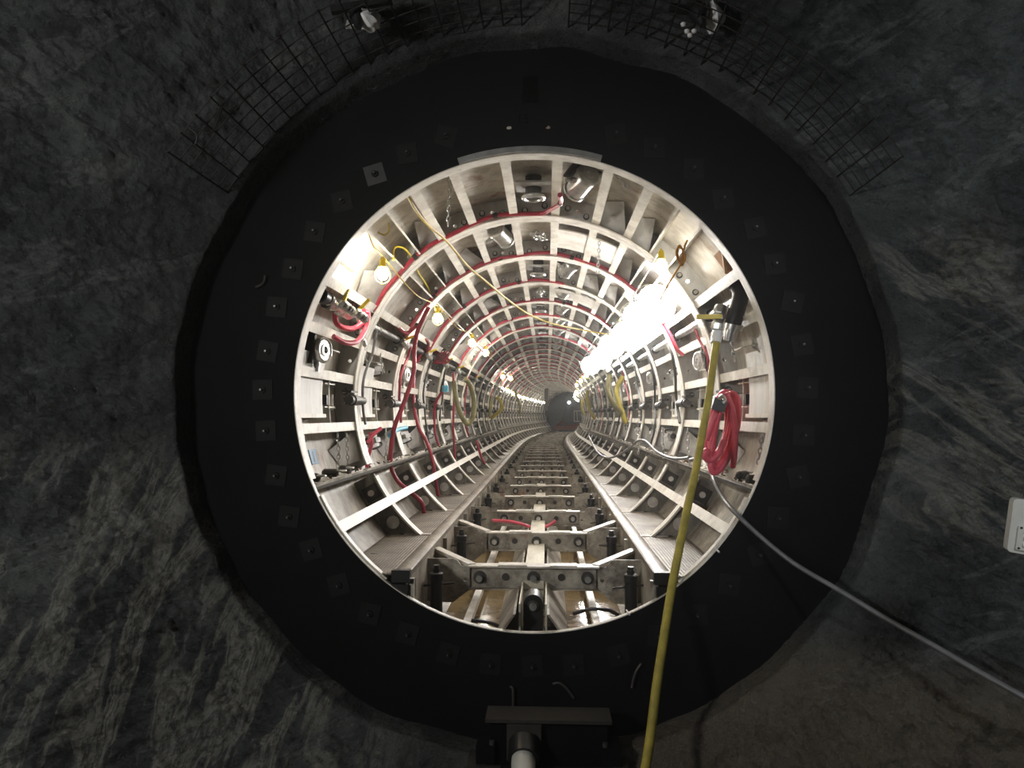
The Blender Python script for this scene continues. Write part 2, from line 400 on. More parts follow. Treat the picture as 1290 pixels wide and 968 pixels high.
# ------------------------------------------------------------------ black bulkhead ring at the mouth
bh = empty('bulkhead_ring', 'black steel bulkhead ring framing the lit tunnel mouth', 'bulkhead', (0, D0, 0))
mb = MB()
h1, h2 = W(641.5, 162, D0), W(690.5, 161.5, D0)
mb.plate(circ(0, 0, 3.05, 144), [circ(0, 0, 2.003, 144), circ(h1.x, h1.z, .025, 12, .020), circ(h2.x, h2.z, .025, 12, .019)], .05, M['bulk'], lambda u, v, w: (u, -.03 + w, v))
mb.build('ring_plate', bh)
mb = MB(); mb.arc(2.004, 2.05, -17.5, 17, -.075, -.032, 24, M['lip']); mb.build('lip_plate', bh, 'grey curved lip plate along the top of the opening')
mb = MB(); mb.arc(1.996, 2.004, -180, 180, -.034, .02, 144, M['flange']); mb.build('rim', bh, 'bright bare edge of the round opening')
for i in range(40):
    a = -180 + 9 * i + random.uniform(-.6, .6)
    if abs(a) < 12: continue
    rr = 2.275 + random.uniform(-.02, .02); s = .085
    ar = R(a); er = Vector((sin(ar), 0, cos(ar))); c = er * rr
    mb = MB()
    tl = random.uniform(-.3, .3); ax = Vector((cos(tl), 0, sin(tl))); az = Vector((-sin(tl), 0, cos(tl)))
    pale = abs(a + 38) < 5 and a < 0
    mb.obox(c + Vector((0, -.036, 0)), ax, Vector((0, 1, 0)), az, (2 * s, .012, 2 * s), M['paleplate'] if pale else M['bulk2'])
    pl = mb.build('bolt_plate', bh, 'paler square bolt plate' if pale else None)
    mb = MB(); mb.cyl(c + Vector((0, -.043, 0)), c + Vector((0, -.06, 0)), .03, M['bulk2'], 6); mb.cyl(c + Vector((0, -.06, 0)), c + Vector((0, -.095, 0)), .009, M['dullbolt'], 8); mb.build('bolt', pl)
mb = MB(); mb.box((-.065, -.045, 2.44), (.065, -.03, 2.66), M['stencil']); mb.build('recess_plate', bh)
def text(body, loc, size, mat, parent, name):
    cu = bpy.data.curves.new(name, 'FONT'); cu.body = body; cu.size = size; cu.extrude = .001; cu.align_x = 'CENTER'
    t = bpy.data.objects.new(name, cu); col.objects.link(t)
    dg = bpy.context.evaluated_depsgraph_get(); me = bpy.data.meshes.new_from_object(t.evaluated_get(dg))
    bpy.data.objects.remove(t); me.materials.clear(); me.materials.append(mat)
    o = bpy.data.objects.new(name, me); col.objects.link(o); o.parent = parent; o.location = loc; o.rotation_euler = (R(90), 0, 0); return o
p = W(659, 157, D0) - Vector((0, D0, 0)); text('15', (p.x, -.0325, p.z), .11, M['stencil'], bh, 'stencil_number')
p = W(665, 133, D0) - Vector((0, D0, 0)); text('1N', (p.x, -.0325, p.z), .11, M['stencil'], bh, 'stencil_number')

# ------------------------------------------------------------------ lining ring parts (built once, shared by every ring)
HW = .125
UP_STR = [(-99.3, 1), (-84.8, 1), (-73.5, 1), (-61.3, 1), (-45.6, 0), (-38.8, 0), (-30.3, 1), (-19.6, 1), (-6.5, 1), (6.5, 1), (19.4, 1), (30.2, 1), (38.8, 0), (46, 0), (60.3, 1), (71.5, 1), (84.6, 1), (98.9, 1)]
def m_skin():
    return MB().arc(RS, RS + .015, -114, 114, .0, PITCH, 76, M['skin'])
def m_invert(): return MB().arc(RS, RS + .015, 114, 246, 0, PITCH, 44, M['low_skin'])
def m_flange(first=False, n=76):
    mb = MB()
    if not first: mb.arc(RI, RI + .016, -112, 112, -HW, -.006, n, M['flange'])
    mb.arc(RI, RI + .016, -112, 112, .006, HW, n, M['flange']); return mb
def m_web():
    mb = MB()
    for a0, a1 in ((-112, 0), (0, 112)):
        n = 36
        out = [(RS * sin(R(a0 + (a1 - a0) * i / n)), RS * cos(R(a0 + (a1 - a0) * i / n))) for i in range(n + 1)]
        inn = [((RI + .016) * sin(R(a1 + (a0 - a1) * i / n)), (RI + .016) * cos(R(a1 + (a0 - a1) * i / n))) for i in range(n + 1)]
        hs = []
        for a in (-105, -92, -79, -67, -53, -42, -34.5, -25, -13, 13, 25, 34.5, 42, 53, 67, 79, 92, 105):
            if a0 < a < a1: hs.append(circ(2.125 * sin(R(a)), 2.125 * cos(R(a)), .022, 10))
        mb.plate(out + inn, hs, .03, M['web'], lambda u, v, w: (u, -.015 + w, v))
    for a in (-108, -88.5, -70, -57, -50, -22, -16, -10, -3, 3, 10, 16, 22, 50, 57, 66, 88, 108):
        e = Vector((sin(R(a)), 0, cos(R(a)))) * (2.12 + .03 * sin(a * 7))
        mb.cyl(e + Vector((0, -.016, 0)), e + Vector((0, -.05, 0)), .024, M['galv'], 6)
        mb.cyl(e + Vector((0, -.012, 0)), e + Vector((0, -.022, 0)), .036, M['dark'], 12)
    return mb
def m_str(wide):
    mb = MB()
    mb.pol(0, RI + .035, RS, .014, .03, PITCH - .03, M['stringer'])
    if wide: mb.pol(0, RI + .022, RI + .036, .092, HW * .75, PITCH - HW * .9, M['stringer'])
    else: mb.pol(0, RI + .02, RI + .036, .02, .05, PITCH - .06, M['stringer'])
    return mb
def m_lowrib(s, first=False):
    mb = MB()
    a0, a1 = 116.5 * s, 142.5 * s
    for y0, y1 in (((-.075, -.006),) if not first else ()) + ((.006, .075),): mb.arc(RI - .02, RI, a0, a1, y0, y1, 14, M['flange'])
    return mb
def m_lowweb(s):
    mb = MB(); a0, a1 = 115.5 * s, 146 * s; n = 12
    out = [(RS * sin(R(a0 + (a1 - a0) * i / n)), RS * cos(R(a0 + (a1 - a0) * i / n))) for i in range(n + 1)]
    inn = [(RI * sin(R(a1 + (a0 - a1) * i / n)), RI * cos(R(a1 + (a0 - a1) * i / n))) for i in range(n + 1)]
    mb.plate(out + inn, [], .03, M['low_web'], lambda u, v, w: (u, -.015 + w, v)); return mb
def m_plug(a, r=2.13, rad=.05, m='palebolt'):
    e = Vector((sin(R(a)), 0, cos(R(a)))) * r
    return MB().cyl(e + Vector((0, -.014, 0)), e + Vector((0, -.03, 0)), rad, M[m], 18)
def m_invrib():
    return MB().arc(2.02, RS, 147, 213, -.02, .02, 24, M['low_web'])
def m_ledge(s):
    mb = MB()
    pts = [(RS * sin(R(113)) + .01, RS * cos(R(113))), (1.885, RI * cos(R(113.6)) - .01), (1.885, RI * cos(R(113.6)) - .045), (RS * sin(R(113)) + .0, RS * cos(R(113)) - .05)]
    vs = [(x * s, y, z) for y in (.0, PITCH) for x, z in pts]
    mb.add(vs, [(0, 1, 2, 3), (7, 6, 5, 4)] + [(i, (i + 1) % 4, 4 + (i + 1) % 4, 4 + i) for i in range(4)], M['low_skin'])
    mb.box((min(1.87 * s, 1.90 * s), 0, RI * cos(R(113.6)) - .06), (max(1.87 * s, 1.90 * s), PITCH, RI * cos(R(113.6)) - .035), M['dark'])
    return mb
def m_gusset(a0, a1):
    mb = MB(); y = PITCH - .02
    e = lambda a, r: Vector((sin(R(a)) * r, 0, cos(R(a)) * r))
    A, B = e(a0, RI + .03) + Vector((0, y, 0)), e(a1, RI + .05) + Vector((0, y, 0))
    C, D = e(a1, RS - .01) + Vector((0, y - .26, 0)), e((a0 + a1) / 2, RS - .01) + Vector((0, y - .52, 0))
    off = Vector((0, .012, 0)) + e((a0 + a1) / 2, .004)
    vs = [A, B, C, D, A + off, B + off, C + off, D + off]
    mb.add(vs, [(0, 1, 2, 3), (7, 6, 5, 4)] + [(i, (i + 1) % 4, 4 + (i + 1) % 4, 4 + i) for i in range(4)], M['web'])
    c = A * .45 + B * .35 + C * .2; nrm = (B - A).cross(D - A).normalized()
    if nrm.y > 0: nrm = -nrm
    mb.cyl(c - nrm * .002, c + nrm * .004, .020, M['black'], 12); return mb
def m_hatch(s):
    mb = MB(); a0, a1 = (79.5 * s, 96.5 * s)
    mb.arc(2.06, 2.075, a0, a1, .16, PITCH * .46, 10, M['hatch'])
    mb.arc(2.03, 2.06, a1 - 1.0 * s, a1, .16, PITCH * .46, 2, M['stringer'])
    mb.arc(2.075, RS, a0, a1, PITCH * .46 - .015, PITCH * .46, 10, M['hatch'])
    return mb
def m_mid(s):
    mb = MB(); mb.arc(2.05, RS, 85.5 * s, 98.5 * s, PITCH * .55, PITCH * .55 + .014, 8, M['stringer'])
    mb.pol(91.5 * s, 2.055, 2.14, .10, PITCH * .55 - .06, PITCH * .55 + .05, M['black'])
    mb.pol(92.0 * s, 2.08, 2.12, .16, PITCH * .55 + .25, PITCH * .55 + .262, M['hatch']); return mb
def m_pin(s):
    mb = MB(); e = Vector((sin(R(91.2 * s)), 0, cos(R(91.2 * s))))
    c = e * 1.985
    mb.lathe(c + Vector((0, -.42, 0)), (0, 1, 0), [(0, .035), (.0, .05), (.1, .05), (.1, .062), (.24, .062), (.24, .05), (.60, .05)], M['dark'], 12)
    mb.pol(91.2 * s, 1.94, 2.06, .05, -.36, -.33, M['dark']); mb.pol(88.5 * s, 1.99, 2.1, .02, -.30, -.02, M['dark']); return mb
def m_bkt(a):                                       # small bracket plate beside the hatch
    return MB().pol(a, 2.06, RS, .012, PITCH * .50, PITCH * .50 + .35, M['stringer'])
PART = {'skin': m_skin().mesh('skin'), 'invert': m_invert().mesh('invert_skin'), 'flange': m_flange().mesh('rib_flange'), 'flange0': m_flange(True).mesh('rib_flange'),
        'web': m_web().mesh('rib_web'), 'strw': m_str(True).mesh('stringer'), 'strn': m_str(False).mesh('stringer'), 'invrib': m_invrib().mesh('invert_rib')}
for s in (-1, 1):
    PART['ledge', s] = m_ledge(s).mesh('ledge'); PART['lowrib', s] = m_lowrib(s).mesh('lower_rib_flange'); PART['lowrib0', s] = m_lowrib(s, True).mesh('lower_rib_flange')
    PART['lowweb', s] = m_lowweb(s).mesh('lower_rib_web'); PART['hatch', s] = m_hatch(s).mesh('hatch_panel'); PART['mid', s] = m_mid(s).mesh('hatch_stiffener')
    PART['pin', s] = m_pin(s).mesh('locking_pin'); PART['bkt', s] = [m_bkt(a * s).mesh('bracket') for a in (77.5, 87, 93.5)]
    PART['plugA', s] = MB().cyl(Vector((sin(R(120.5 * s)) * 2.12, -.035, cos(R(120.5 * s)) * 2.12)), Vector((sin(R(120.5 * s)) * 2.12, -.055, cos(R(120.5 * s)) * 2.12)), .035, M['palebolt'], 14).mesh('bolt_head'); PART['plugB', s] = m_plug(131.5 * s, 2.11, .072).mesh('hole_plug')
    PART['plugC', s] = m_plug(136.5 * s, 2.15, .04, 'dark').mesh('bolt_head'); PART['pad', s] = MB().pol(120.5 * s, 2.03, 2.20, .17, -.035, -.016, M['dark']).mesh('bolt_pad')
GUS = [m_gusset(-38.6, -30.6).mesh('gusset'), m_gusset(38.6, 30.6).mesh('gusset'), m_gusset(30.0, 19.8).mesh('gusset'), m_gusset(-46, -61).mesh('gusset'), m_gusset(-19.8, -30).mesh('gusset'), m_gusset(100, 110).mesh('gusset'), m_gusset(-100, -110).mesh('gusset')]
m_ls = MB().pol(0, RI + .03, RS, .014, .03, PITCH - .03, M['low_web']).pol(0, RI - .02, RI - .004, .10, .0, PITCH, M['flange']).mesh('lower_stringer')
FULL = 13
def PA0(a, r, y): return Vector((r * sin(R(a)), y, r * cos(R(a))))
def far_ring():
    mb = MB()
    mb.arc(RS, RS + .015, -114, 114, 0, PITCH, 40, M['skin']); mb.arc(RS, RS + .015, 114, 246, 0, PITCH, 22, M['low_skin'])
    mb.arc(RI, RI + .016, -112, 112, -HW, HW, 44, M['flange']); mb.arc(RI + .016, RS, -112, 112, -.015, .015, 44, M['web'])
    for a, w in UP_STR: mb.pol(a, RI + .035, RS, .02, 0, PITCH, M['stringer']); mb.pol(a, RI + .022, RI + .036, .09 if w else .03, HW, PITCH - HW, M['stringer'])
    for s in (-1, 1):
        mb.arc(RI - .02, RI, 116.5 * s, 142.5 * s, -.075, .075, 8, M['flange']); mb.arc(RI, RS, 116.5 * s, 146 * s, -.015, .015, 8, M['low_web'])
        mb.pol(125.5 * s, RI - .02, RI - .004, .10, 0, PITCH, M['flange']); mb.box((min(1.88 * s, 2.08 * s), 0, -.86), (max(1.88 * s, 2.08 * s), PITCH, -.82), M['low_skin'])
        mb.arc(2.06, 2.075, 79.5 * s, 96.5 * s, .16, PITCH * .46, 4, M['hatch']); mb.cyl(Vector((1.985 * s, -.4, -.04)), Vector((1.985 * s, .2, -.04)), .05, M['dark'], 6)
        mb.tube([PA0(a * s, 1.985, .3 + .1 * sin(a)) for a in (66, 74, 82, 90, 98, 108)], .022, M['rubber' if s > 0 else 'dark'], 5, 2); mb.pol(104 * s, 2.05, 2.2, .2, .9, 1.2, M['dark']); mb.pol(70 * s, 2.05, 2.2, .12, .2, 1.9, M['dark'])
        for a, rd in ((13, .09), (79, .09)): e = Vector((sin(R(a * s)), 0, cos(R(a * s)))) * 2.1; mb.cyl(e + Vector((0, .8, 0)), e + Vector((0, 1.1, 0)), rd, M['chrome'], 6)
    return mb.mesh('lining_ring')
FAR = far_ring()
for k in range(NR):
    D = DK(k); loc = P(0, D, 0)
    lab = 'steel lining ring at the tunnel mouth, nearest of all rings' if k == 0 else ('%s ribbed cream steel lining ring counted from the tunnel mouth' % nth(k + 1) if k < NR - 1 else 'last ribbed cream steel lining ring, deepest in the tunnel')
    if k >= FULL:
        o = bpy.data.objects.new('lining_ring', FAR); col.objects.link(o); o.location = loc; o.rotation_euler = (0, 0, -hd(D))
        tag(o, lab, 'tunnel ring', 'steel lining rings of the tunnel'); continue
    r = empty('lining_ring', lab, 'tunnel ring', loc, -hd(D), 'steel lining rings of the tunnel')
    use('skin', PART['skin'], r); use('invert_skin', PART['invert'], r)
    use('rib_flange', PART['flange0' if k == 0 else 'flange'], r)
    if k: use('rib_web', PART['web'], r); use('invert_rib', PART['invrib'], r)
    for a, w in UP_STR:
        o = use('stringer', PART['strw' if w else 'strn'], r); o.rotation_euler = (0, R(a), 0)
    for s in (-1, 1):
        use('ledge', PART['ledge', s], r); use('lower_rib_flange', PART['lowrib0' if k == 0 else 'lowrib', s], r)
        o = use('lower_stringer', m_ls, r); o.rotation_euler = (0, R(125.6 * s), 0)
        if k:
            w = use('lower_rib_web', PART['lowweb', s], r)
            use('bolt_pad', PART['pad', s], w); use('bolt_head', PART['plugA', s], w); use('hole_plug', PART['plugB', s], w); use('bolt_head', PART['plugC', s], w)
            use('locking_pin', PART['pin', s], r)
        if not (k % 2 == 1 and s == 1): use('hatch_panel', PART['hatch', s], r)
        use('hatch_stiffener', PART['mid', s], r); [use('bracket', b_, r) for b_ in PART['bkt', s]]
    for i, g in enumerate(GUS):
        if i < 3 or i > 4 or (k + i) % 2: use('gusset', g, r)
    if k == 0:
        mb = MB(); mb.arc(2.058, 2.06, 79.6, 96, .17, .42, 10, M['rusty_hatch']); mb.build('rust_stain', r, 'rust streaked strip of the hatch')
        mb = MB(); mb.pol(78.5, 2.03, 2.14, .16, .12, .30, M['hatch']); mb.pol(78.0, 2.05, 2.14, .10, .34, .46, M['hatch']); mb.build('junction_block', r)
        mb = MB(); mb.arc(2.238, 2.249, 52.5, 60, .15, 1.15, 6, M['brownpatch']); mb.build('rust_patch', r, 'brown rusty patch plate')
        mb = MB(); mb.tube([PA0(51.5, 2.215, .55), PA0(54.5, 2.21, .75), PA0(57.8, 2.215, 1.0)], .035, M['brownpatch'], 8, 2); mb.build('pipe_stub', r, 'rusty brown half pipe')
        mb = MB(); mb.bar(PA0(-55.5, 2.225, .35), PA0(-55.5, 2.225, 1.25), .05, .02, M['stringer']); mb.build('bar_handle', r)

# ------------------------------------------------------------------ floor of the tunnel
Ds = [D0 + .02 + i * 1.0 for i in range(28)] + [D0 + 28 + i * 1.5 for i in range(28)]
for s in (-1, 1):
    side = 'left' if s < 0 else 'right'
    b = empty('kerb_beam', 'long steel kerb beam along the %s edge of the track pit' % side, 'beam', P(1.08 * s, D0, -2.0), 0, 'kerb beams beside the track'); b['kind'] = 'thing'
    inv = Matrix.Translation(-b.location)
    def rel(o): o.matrix_parent_inverse = inv; return o
    mb = MB(); mb.sweep([(1.02 * s, -1.57), (1.02 * s, -1.525), (1.045 * s, -1.51), (1.13 * s, -1.51), (1.155 * s, -1.525), (1.155 * s, -1.57)], Ds, M['beam_top']); rel(mb.build('top_rail', b))
    mb = MB(); mb.sweep([(1.03 * s, -1.99), (1.03 * s, -1.57), (1.05 * s, -1.57), (1.05 * s, -1.99)], Ds, M['beam']); rel(mb.build('side_plate', b))
    for k in range(9):
        for f in (.16, .82):
            c = P(1.028 * s, DK(k) + PITCH * f, -1.72)
            rel(MB().obox(c, Vector((1, 0, 0)), Vector((0, 1, 0)), Vector((0, 0, 1)), (.008, .05, .15), M['black']).build('slot', b))
        rel(MB().bar(P(1.01 * s, DK(k) + .06, -1.58), P(1.01 * s, DK(k) + .06, -1.96), .05, .05, M['beam']).build('stiffener', b))
    mb = MB(); mb.box((min(1.01 * s, 1.165 * s), D0 - .02, -1.60), (max(1.01 * s, 1.165 * s), D0 + .05, -1.50), M['black']); mb.box((min(1.03 * s, 1.16 * s), D0 - .01, -1.76), (max(1.03 * s, 1.16 * s), D0 + .04, -1.62), M['black'])
    rel(mb.build('end_cap', b, 'black end bracket'))
    # bar in the pit
    mb = MB(); mb.sweep([(.52 * s, -2.02), (.52 * s, -1.96), (.585 * s, -1.96), (.585 * s, -2.02)], Ds, M['tie_top'])
    tag(mb.build('flat_bar'), 'long narrow steel bar running under the cross ties on the %s' % side, 'bar', 'bars under the cross ties')
mb = MB()
for s in (-1, 1): mb.add([], [], M['cream'])
cb = empty('centre_beam', 'cream plated beam down the middle of the track pit', 'beam', P(0, D0, -2.0)); cb['kind'] = 'thing'
inv = Matrix.Translation(-cb.location)
mb = MB(); mb.sweep([(-.10, -2.1), (-.10, -1.80), (.10, -1.80), (.10, -2.1)], [D for D in Ds if D > 7.3], M['cream']); o = mb.build('top_plate', cb); o.matrix_parent_inverse = inv
for s in (-1, 1):
    mb = MB(); mb.sweep([(.13 * s, -1.86), (.15 * s, -1.86), (.32 * s, -2.10), (.30 * s, -2.10)], Ds, M['low_skin']); o = mb.build('trough_plate', cb); o.matrix_parent_inverse = inv
# roller at the front of the centre beam
rl = empty('end_lug', 'dark round topped lug with a pale bolt at the front of the centre beam', 'lug', P(.01, 6.62, -1.98))
mb = MB()
out = [(-.085, -.25)] + [(-.085 * cos(pi * i / 10), .13 + .085 * sin(pi * i / 10)) for i in range(11)] + [(.085, -.25)]
mb.plate(out, [], .24, M['black'], lambda u, v, w: (u, w, v)); mb.build('lug', rl)
mb = MB(); mb.cyl((0, -.005, .12), (0, -.05, .12), .033, M['galv'], 8); mb.cyl((0, -.0, .12), (0, -.02, .12), .05, M['dark'], 14); mb.build('bolt', rl, 'pale bolt')
for s in (-1, 1):
    mb = MB(); mb.box((min(.105 * s, .12 * s), -.15, -.25), (max(.105 * s, .12 * s), .7, .17), M['cream']); mb.build('cheek_plate', rl, 'cream side plate')
o = MB().sweep([(-.95, -2.10), (-.95, -2.09), (.95, -2.09), (.95, -2.10)], [D0 + .01] + [7 + i * 2 for i in range(30)], M['water']).build('water')
tag(o, 'shallow brown water lying in the bottom of the tunnel', 'water', None, 'stuff')
# walkway plates
def m_walk(s):
    mb = MB(); mb.box((min(1.15 * s, 1.68 * s), .012, -1.545), (max(1.15 * s, 1.68 * s), PITCH - .012, -1.532), M['tread']); return mb.mesh('walkway_plate')
def m_edge(s):
    return MB().box((min(1.15 * s, 1.45 * s), -.06, -1.535), (max(1.15 * s, 1.45 * s), .035, -1.524), M['tie_top']).mesh('joint_strip')
for s in (-1, 1):
    me, ed = m_walk(s), m_edge(s)
    for k in range(NR - 1):
        D = DK(k); o = bpy.data.objects.new('walkway_plate', me); col.objects.link(o); o.location = P(0, D, 0); o.rotation_euler = (0, 0, -hd(D))
        tag(o, '%s muddy tread plate from the mouth on the %s walkway' % (nth(k + 1), 'left' if s < 0 else 'right'), 'walkway plate', 'tread plates of the %s walkway' % ('left' if s < 0 else 'right'))
        if 0 < k < 12: use('joint_strip', ed, o)
# cross ties
def make_tie():
    t = bpy.data.objects.new('cross_tie', None); col.objects.link(t)
    mb = MB(); mb.box((-.62, 0, -1.875), (.62, .014, -1.675), M['tie']); mb.box((-.62, -.05, -1.887), (.62, .09, -1.873), M['tie']); mb.build('web', t)
    mb = MB(); mb.box((-.63, -.055, -1.677), (.63, .10, -1.660), M['tie_top']); mb.build('top_flange', t)
    mb = MB(); mb.box((-.34, -.05, -1.66), (-.06, .09, -1.648), M['tie_top']); mb.box((.16, -.05, -1.66), (.42, .09, -1.650), M['tie_top']); mb.build('shim', t)
    for i, x in enumerate((-.52, -.27, 0, .27, .52)):
        mb = MB()
        if i in (1, 3): mb.cyl((x, -.001, -1.77), (x, -.012, -1.77), .036, M['dark'], 14)
        else: mb.cyl((x, -.0, -1.775), (x, -.015, -1.775), .062, M['dark'], 16); mb.cyl((x, -.015, -1.775), (x, -.085, -1.775), .032, M['galv'], 8)
        mb.build('bolt' if i not in (1, 3) else 'bolt_hole', t)
    for s in (-1, 1):
        mb = MB(); mb.bar((.60 * s, .03, -1.665), (1.03 * s, .55, -1.60), .085, .03, M['tie_top']); mb.bar((.60 * s, .03, -1.72), (1.03 * s, .55, -1.655), .02, .10, M['tie']); mb.build('arm', t)
        mb = MB()
        out = [(.60, -1.88), (.60, -1.67), (.70, -1.67), (.74, -1.615), (.78, -1.60), (1.03, -1.60), (1.03, -2.02), (.78, -2.02)]
        mb.plate([(x * s, z) for x, z in out], [circ(.66 * s, -1.80, .02, 10)], .016, M['tie'], lambda u, v, w: (u, .0 + w, v)); mb.build('side_bracket', t)
    return t
def make_jack():
    j = bpy.data.objects.new('screw_jack', None); col.objects.link(j)
    MB().lathe((0, 0, -.34), (0, 0, 1), [(0, .05), (0, .058), (.33, .058), (.335, .066), (.40, .066), (.41, .05)], M['black'], 14).build('barrel', j)
    MB().lathe((0, 0, .07), (0, 0, 1), [(0, .036), (.035, .036), (.035, .03), (.065, .03)], M['black'], 8).build('screw_head', j)
    MB().cyl((-.17, -.02, -.06), (.17, .03, -.035), .011, M['dark'], 8).build('handle', j)
    MB().box((-.08, -.08, -.36), (.08, .08, -.338), M['dark']).build('foot', j)
    return j
tie, jack = make_tie(), make_jack(); tie_plain = copy_tree(tie)
for c in kids(tie_plain):
    if c.name.startswith('arm'): bpy.data.objects.remove(c)
farM = {}
def flat(o, name):                                   # one mesh of a thing and its parts, for copies far off
    mb = MB()
    for c in kids(o):
        me = c.data
        for p in me.polygons: pass
        base = len(mb.v); mb.v += [tuple(v.co) for v in me.vertices]
        for p in me.polygons: mb.f.append(tuple(base + i for i in p.vertices)); mb.m.append(mb.mi(me.materials[p.material_index]))
    return mb.mesh(name)
tieF, jackF = flat(tie_plain, 'cross_tie'), flat(jack, 'screw_jack')
for k in range(NR - 1):
    D = DK(k + .5)
    if k == 0: o = tie
    elif k < 11:
        o = copy_tree(tie if k < 2 else tie_plain)
    else: o = bpy.data.objects.new('cross_tie', tieF); col.objects.link(o)
    o.location = P(0, D, 0); o.rotation_euler = (0, 0, -hd(D))
    tag(o, '%s muddy steel cross tie between the walkways counted from the mouth' % nth(k + 1) if k else 'nearest dark steel cross tie between the walkways at the tunnel mouth', 'cross tie', 'cross ties of the track')
    for s in (-1, 1):
        if k == 0 and s == -1: j = jack
        elif k < 11: j = copy_tree(jack)
        else: j = bpy.data.objects.new('screw_jack', jackF); col.objects.link(j)
        j.location = P(.91 * s, D - .22, -1.735 if k else -1.755); j.rotation_euler = (0, 0, -hd(D) + (random.uniform(-.8, .8) if k else 0))
        tag(j, '%s upright black screw jack from the mouth on the %s side of the track' % (nth(k + 1), 'left' if s < 0 else 'right'), 'jack', 'screw jacks beside the cross ties')
for c in kids(tie_plain): bpy.data.objects.remove(c)
bpy.data.objects.remove(tie_plain)
# small things in the pit
for i, (px, py, D) in enumerate(((598, 790, 6.55), (752, 775, 6.7))):
    mb = MB(); c = W(px, py, D)
    mb.tube([c + Vector((-.2, .1, -.02)), c + Vector((-.05, 0, .05)), c + Vector((.1, .05, .03)), c + Vector((.2, .2, -.05))], .017, M['rubber'], 8)
    tag(mb.build('hose_scrap'), 'short black hose in the water behind the %s jack at the mouth' % ('left' if i == 0 else 'right'), 'hose')
for i, (pts, lab) in enumerate(((((620, 656), (640, 657), (655, 660), (668, 664)), 'red hose end lying left of the centre plate behind the second cross tie'), (((687, 664), (695, 660), (700, 656)), 'red hose end lying right of the centre plate behind the second cross tie'))):
    tag(MB().tube([W(x, y, 10.4) for x, y in pts], .022, M['pink'], 8).build('hose'), lab, 'hose')

# ------------------------------------------------------------------ air pipes and valves
for s, a, nm in ((-1, -66.5, 'left'), (1, 65.5, 'right')):
    k0 = .28
    pipe = empty('air_pipe', 'dark air pipe running along the %s shoulder of the tunnel' % nm, 'pipe', PA(a, 2.1, DK(k0)))
    inv = Matrix.Translation(-pipe.location)
    o = MB().tube([PA(a, 2.10, D) for D in [DK(k0)] + [DK(k0) + i * 1.7 for i in range(1, 36)]], .05, M['dark'] if s < 0 else M['galv'], 10, 1).build('pipe_run', pipe); o.matrix_parent_inverse = inv
    for k in range(1, 9):
        o = MB().cyl(PA(a, 2.10, DK(k) - .25), PA(a, 2.10, DK(k) - .12), .066, M['black'], 12).build('coupling', pipe); o.matrix_parent_inverse = inv
    if s < 0:
        mb = MB(); A, B = W(404, 372, 6.75), PA(a, 2.02, DK(.55))
        d = (B - A); mb.lathe(A, d, [(.0, .045), (0, .068), (.10, .068), (.10, .06)], M['rubber'], 16); o = mb.build('open_end', pipe, 'black open hose end'); o.matrix_parent_inverse = inv
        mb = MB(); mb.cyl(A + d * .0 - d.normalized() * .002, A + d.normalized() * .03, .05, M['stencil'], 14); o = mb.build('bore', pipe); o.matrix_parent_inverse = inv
        mb = MB(); N = 16
        mb.tube([A + d * (.2 + .8 * i / N) + Vector((random.uniform(-.012, .012), 0, random.uniform(-.012, .012))) for i in range(N + 1)], .058, M['foil'], 10, 2, ridged=.18); o = mb.build('foil_wrap', pipe, 'crumpled silver foil wrapping'); o.matrix_parent_inverse = inv
    else:
        mb = MB(); mb.tube([W(928, 366, 7.05), W(930, 362, 7.0), W(933, 372, 6.95), W(928, 392, 6.92), W(923, 410, 6.92)], .075, M['rubber'], 12); o = mb.build('elbow', pipe, 'fat black rubber elbow'); o.matrix_parent_inverse = inv
        mb = MB(); mb.lathe(W(924, 408, 6.92), W(920, 425, 6.95) - W(924, 408, 6.92), [(0, .05), (0, .092), (.05, .092), (.05, .06), (.16, .055)], M['galv'], 16); o = mb.build('clamp_flange', pipe, 'silver clamp under the elbow'); o.matrix_parent_inverse = inv
def valve(loc, d, lever, lab, size=1.0):
    v = empty('ball_valve', lab, 'valve', loc, 0, 'ball valves with yellow levers')
    d = Vector(d).normalized(); l = Vector(lever).normalized()
    MB().lathe(-d * .09 * size, d, [(0, .03 * size), (.02 * size, .045 * size), (.06 * size, .045 * size), (.07 * size, .036 * size), (.09 * size, .05 * size), (.12 * size, .036 * size), (.13 * size, .045 * size), (.17 * size, .045 * size), (.18 * size, .03 * size)], M['galv'], 8).build('body', v)
    x = l.cross(d).normalized() if l.cross(d).length > .1 else Vector((0, 1, 0))
    MB().cyl(x * 0, x * .07 * size, .018 * size, M['galv'], 8).build('stem', v)
    MB().bar(x * .075 * size, x * .075 * size + l * .17 * size, .036 * size, .028 * size, M['yellow']).build('lever', v, 'yellow lever')
    return v
valve(W(906, 400, 6.98), W(902, 420, 7) - W(908, 385, 6.98), W(893, 385, 6.98) - W(912, 385, 6.98), 'silver valve with yellow lever feeding the long yellow hose', 1.35)
VL = [(438, 388, 7.05, 'beside the foil wrapped pipe end'), (455, 398, 7.25, 'just right of the foil wrapped pipe end'), (474, 413, 9.0, 'under the first red hose loop on the left')]
for i, (px, py, D, t) in enumerate(VL): valve(W(px, py, D), (.3, .8, -.3), (.25 if i else .35, 0, .9 if i == 0 else .25), 'small ball valve with yellow lever ' + t)
for k, t in ((2, 'left shoulder at the third ring'), (3, 'left shoulder at the fourth ring'), (4, 'left shoulder at the fifth ring'), (5, 'left shoulder at the sixth ring'), (7, 'left shoulder at the eighth ring')):
    valve(PA(-67, 1.98, DK(k) - .2), (.2, .8, -.4), (.8, 0, .3), 'small ball valve with yellow lever on the ' + t)

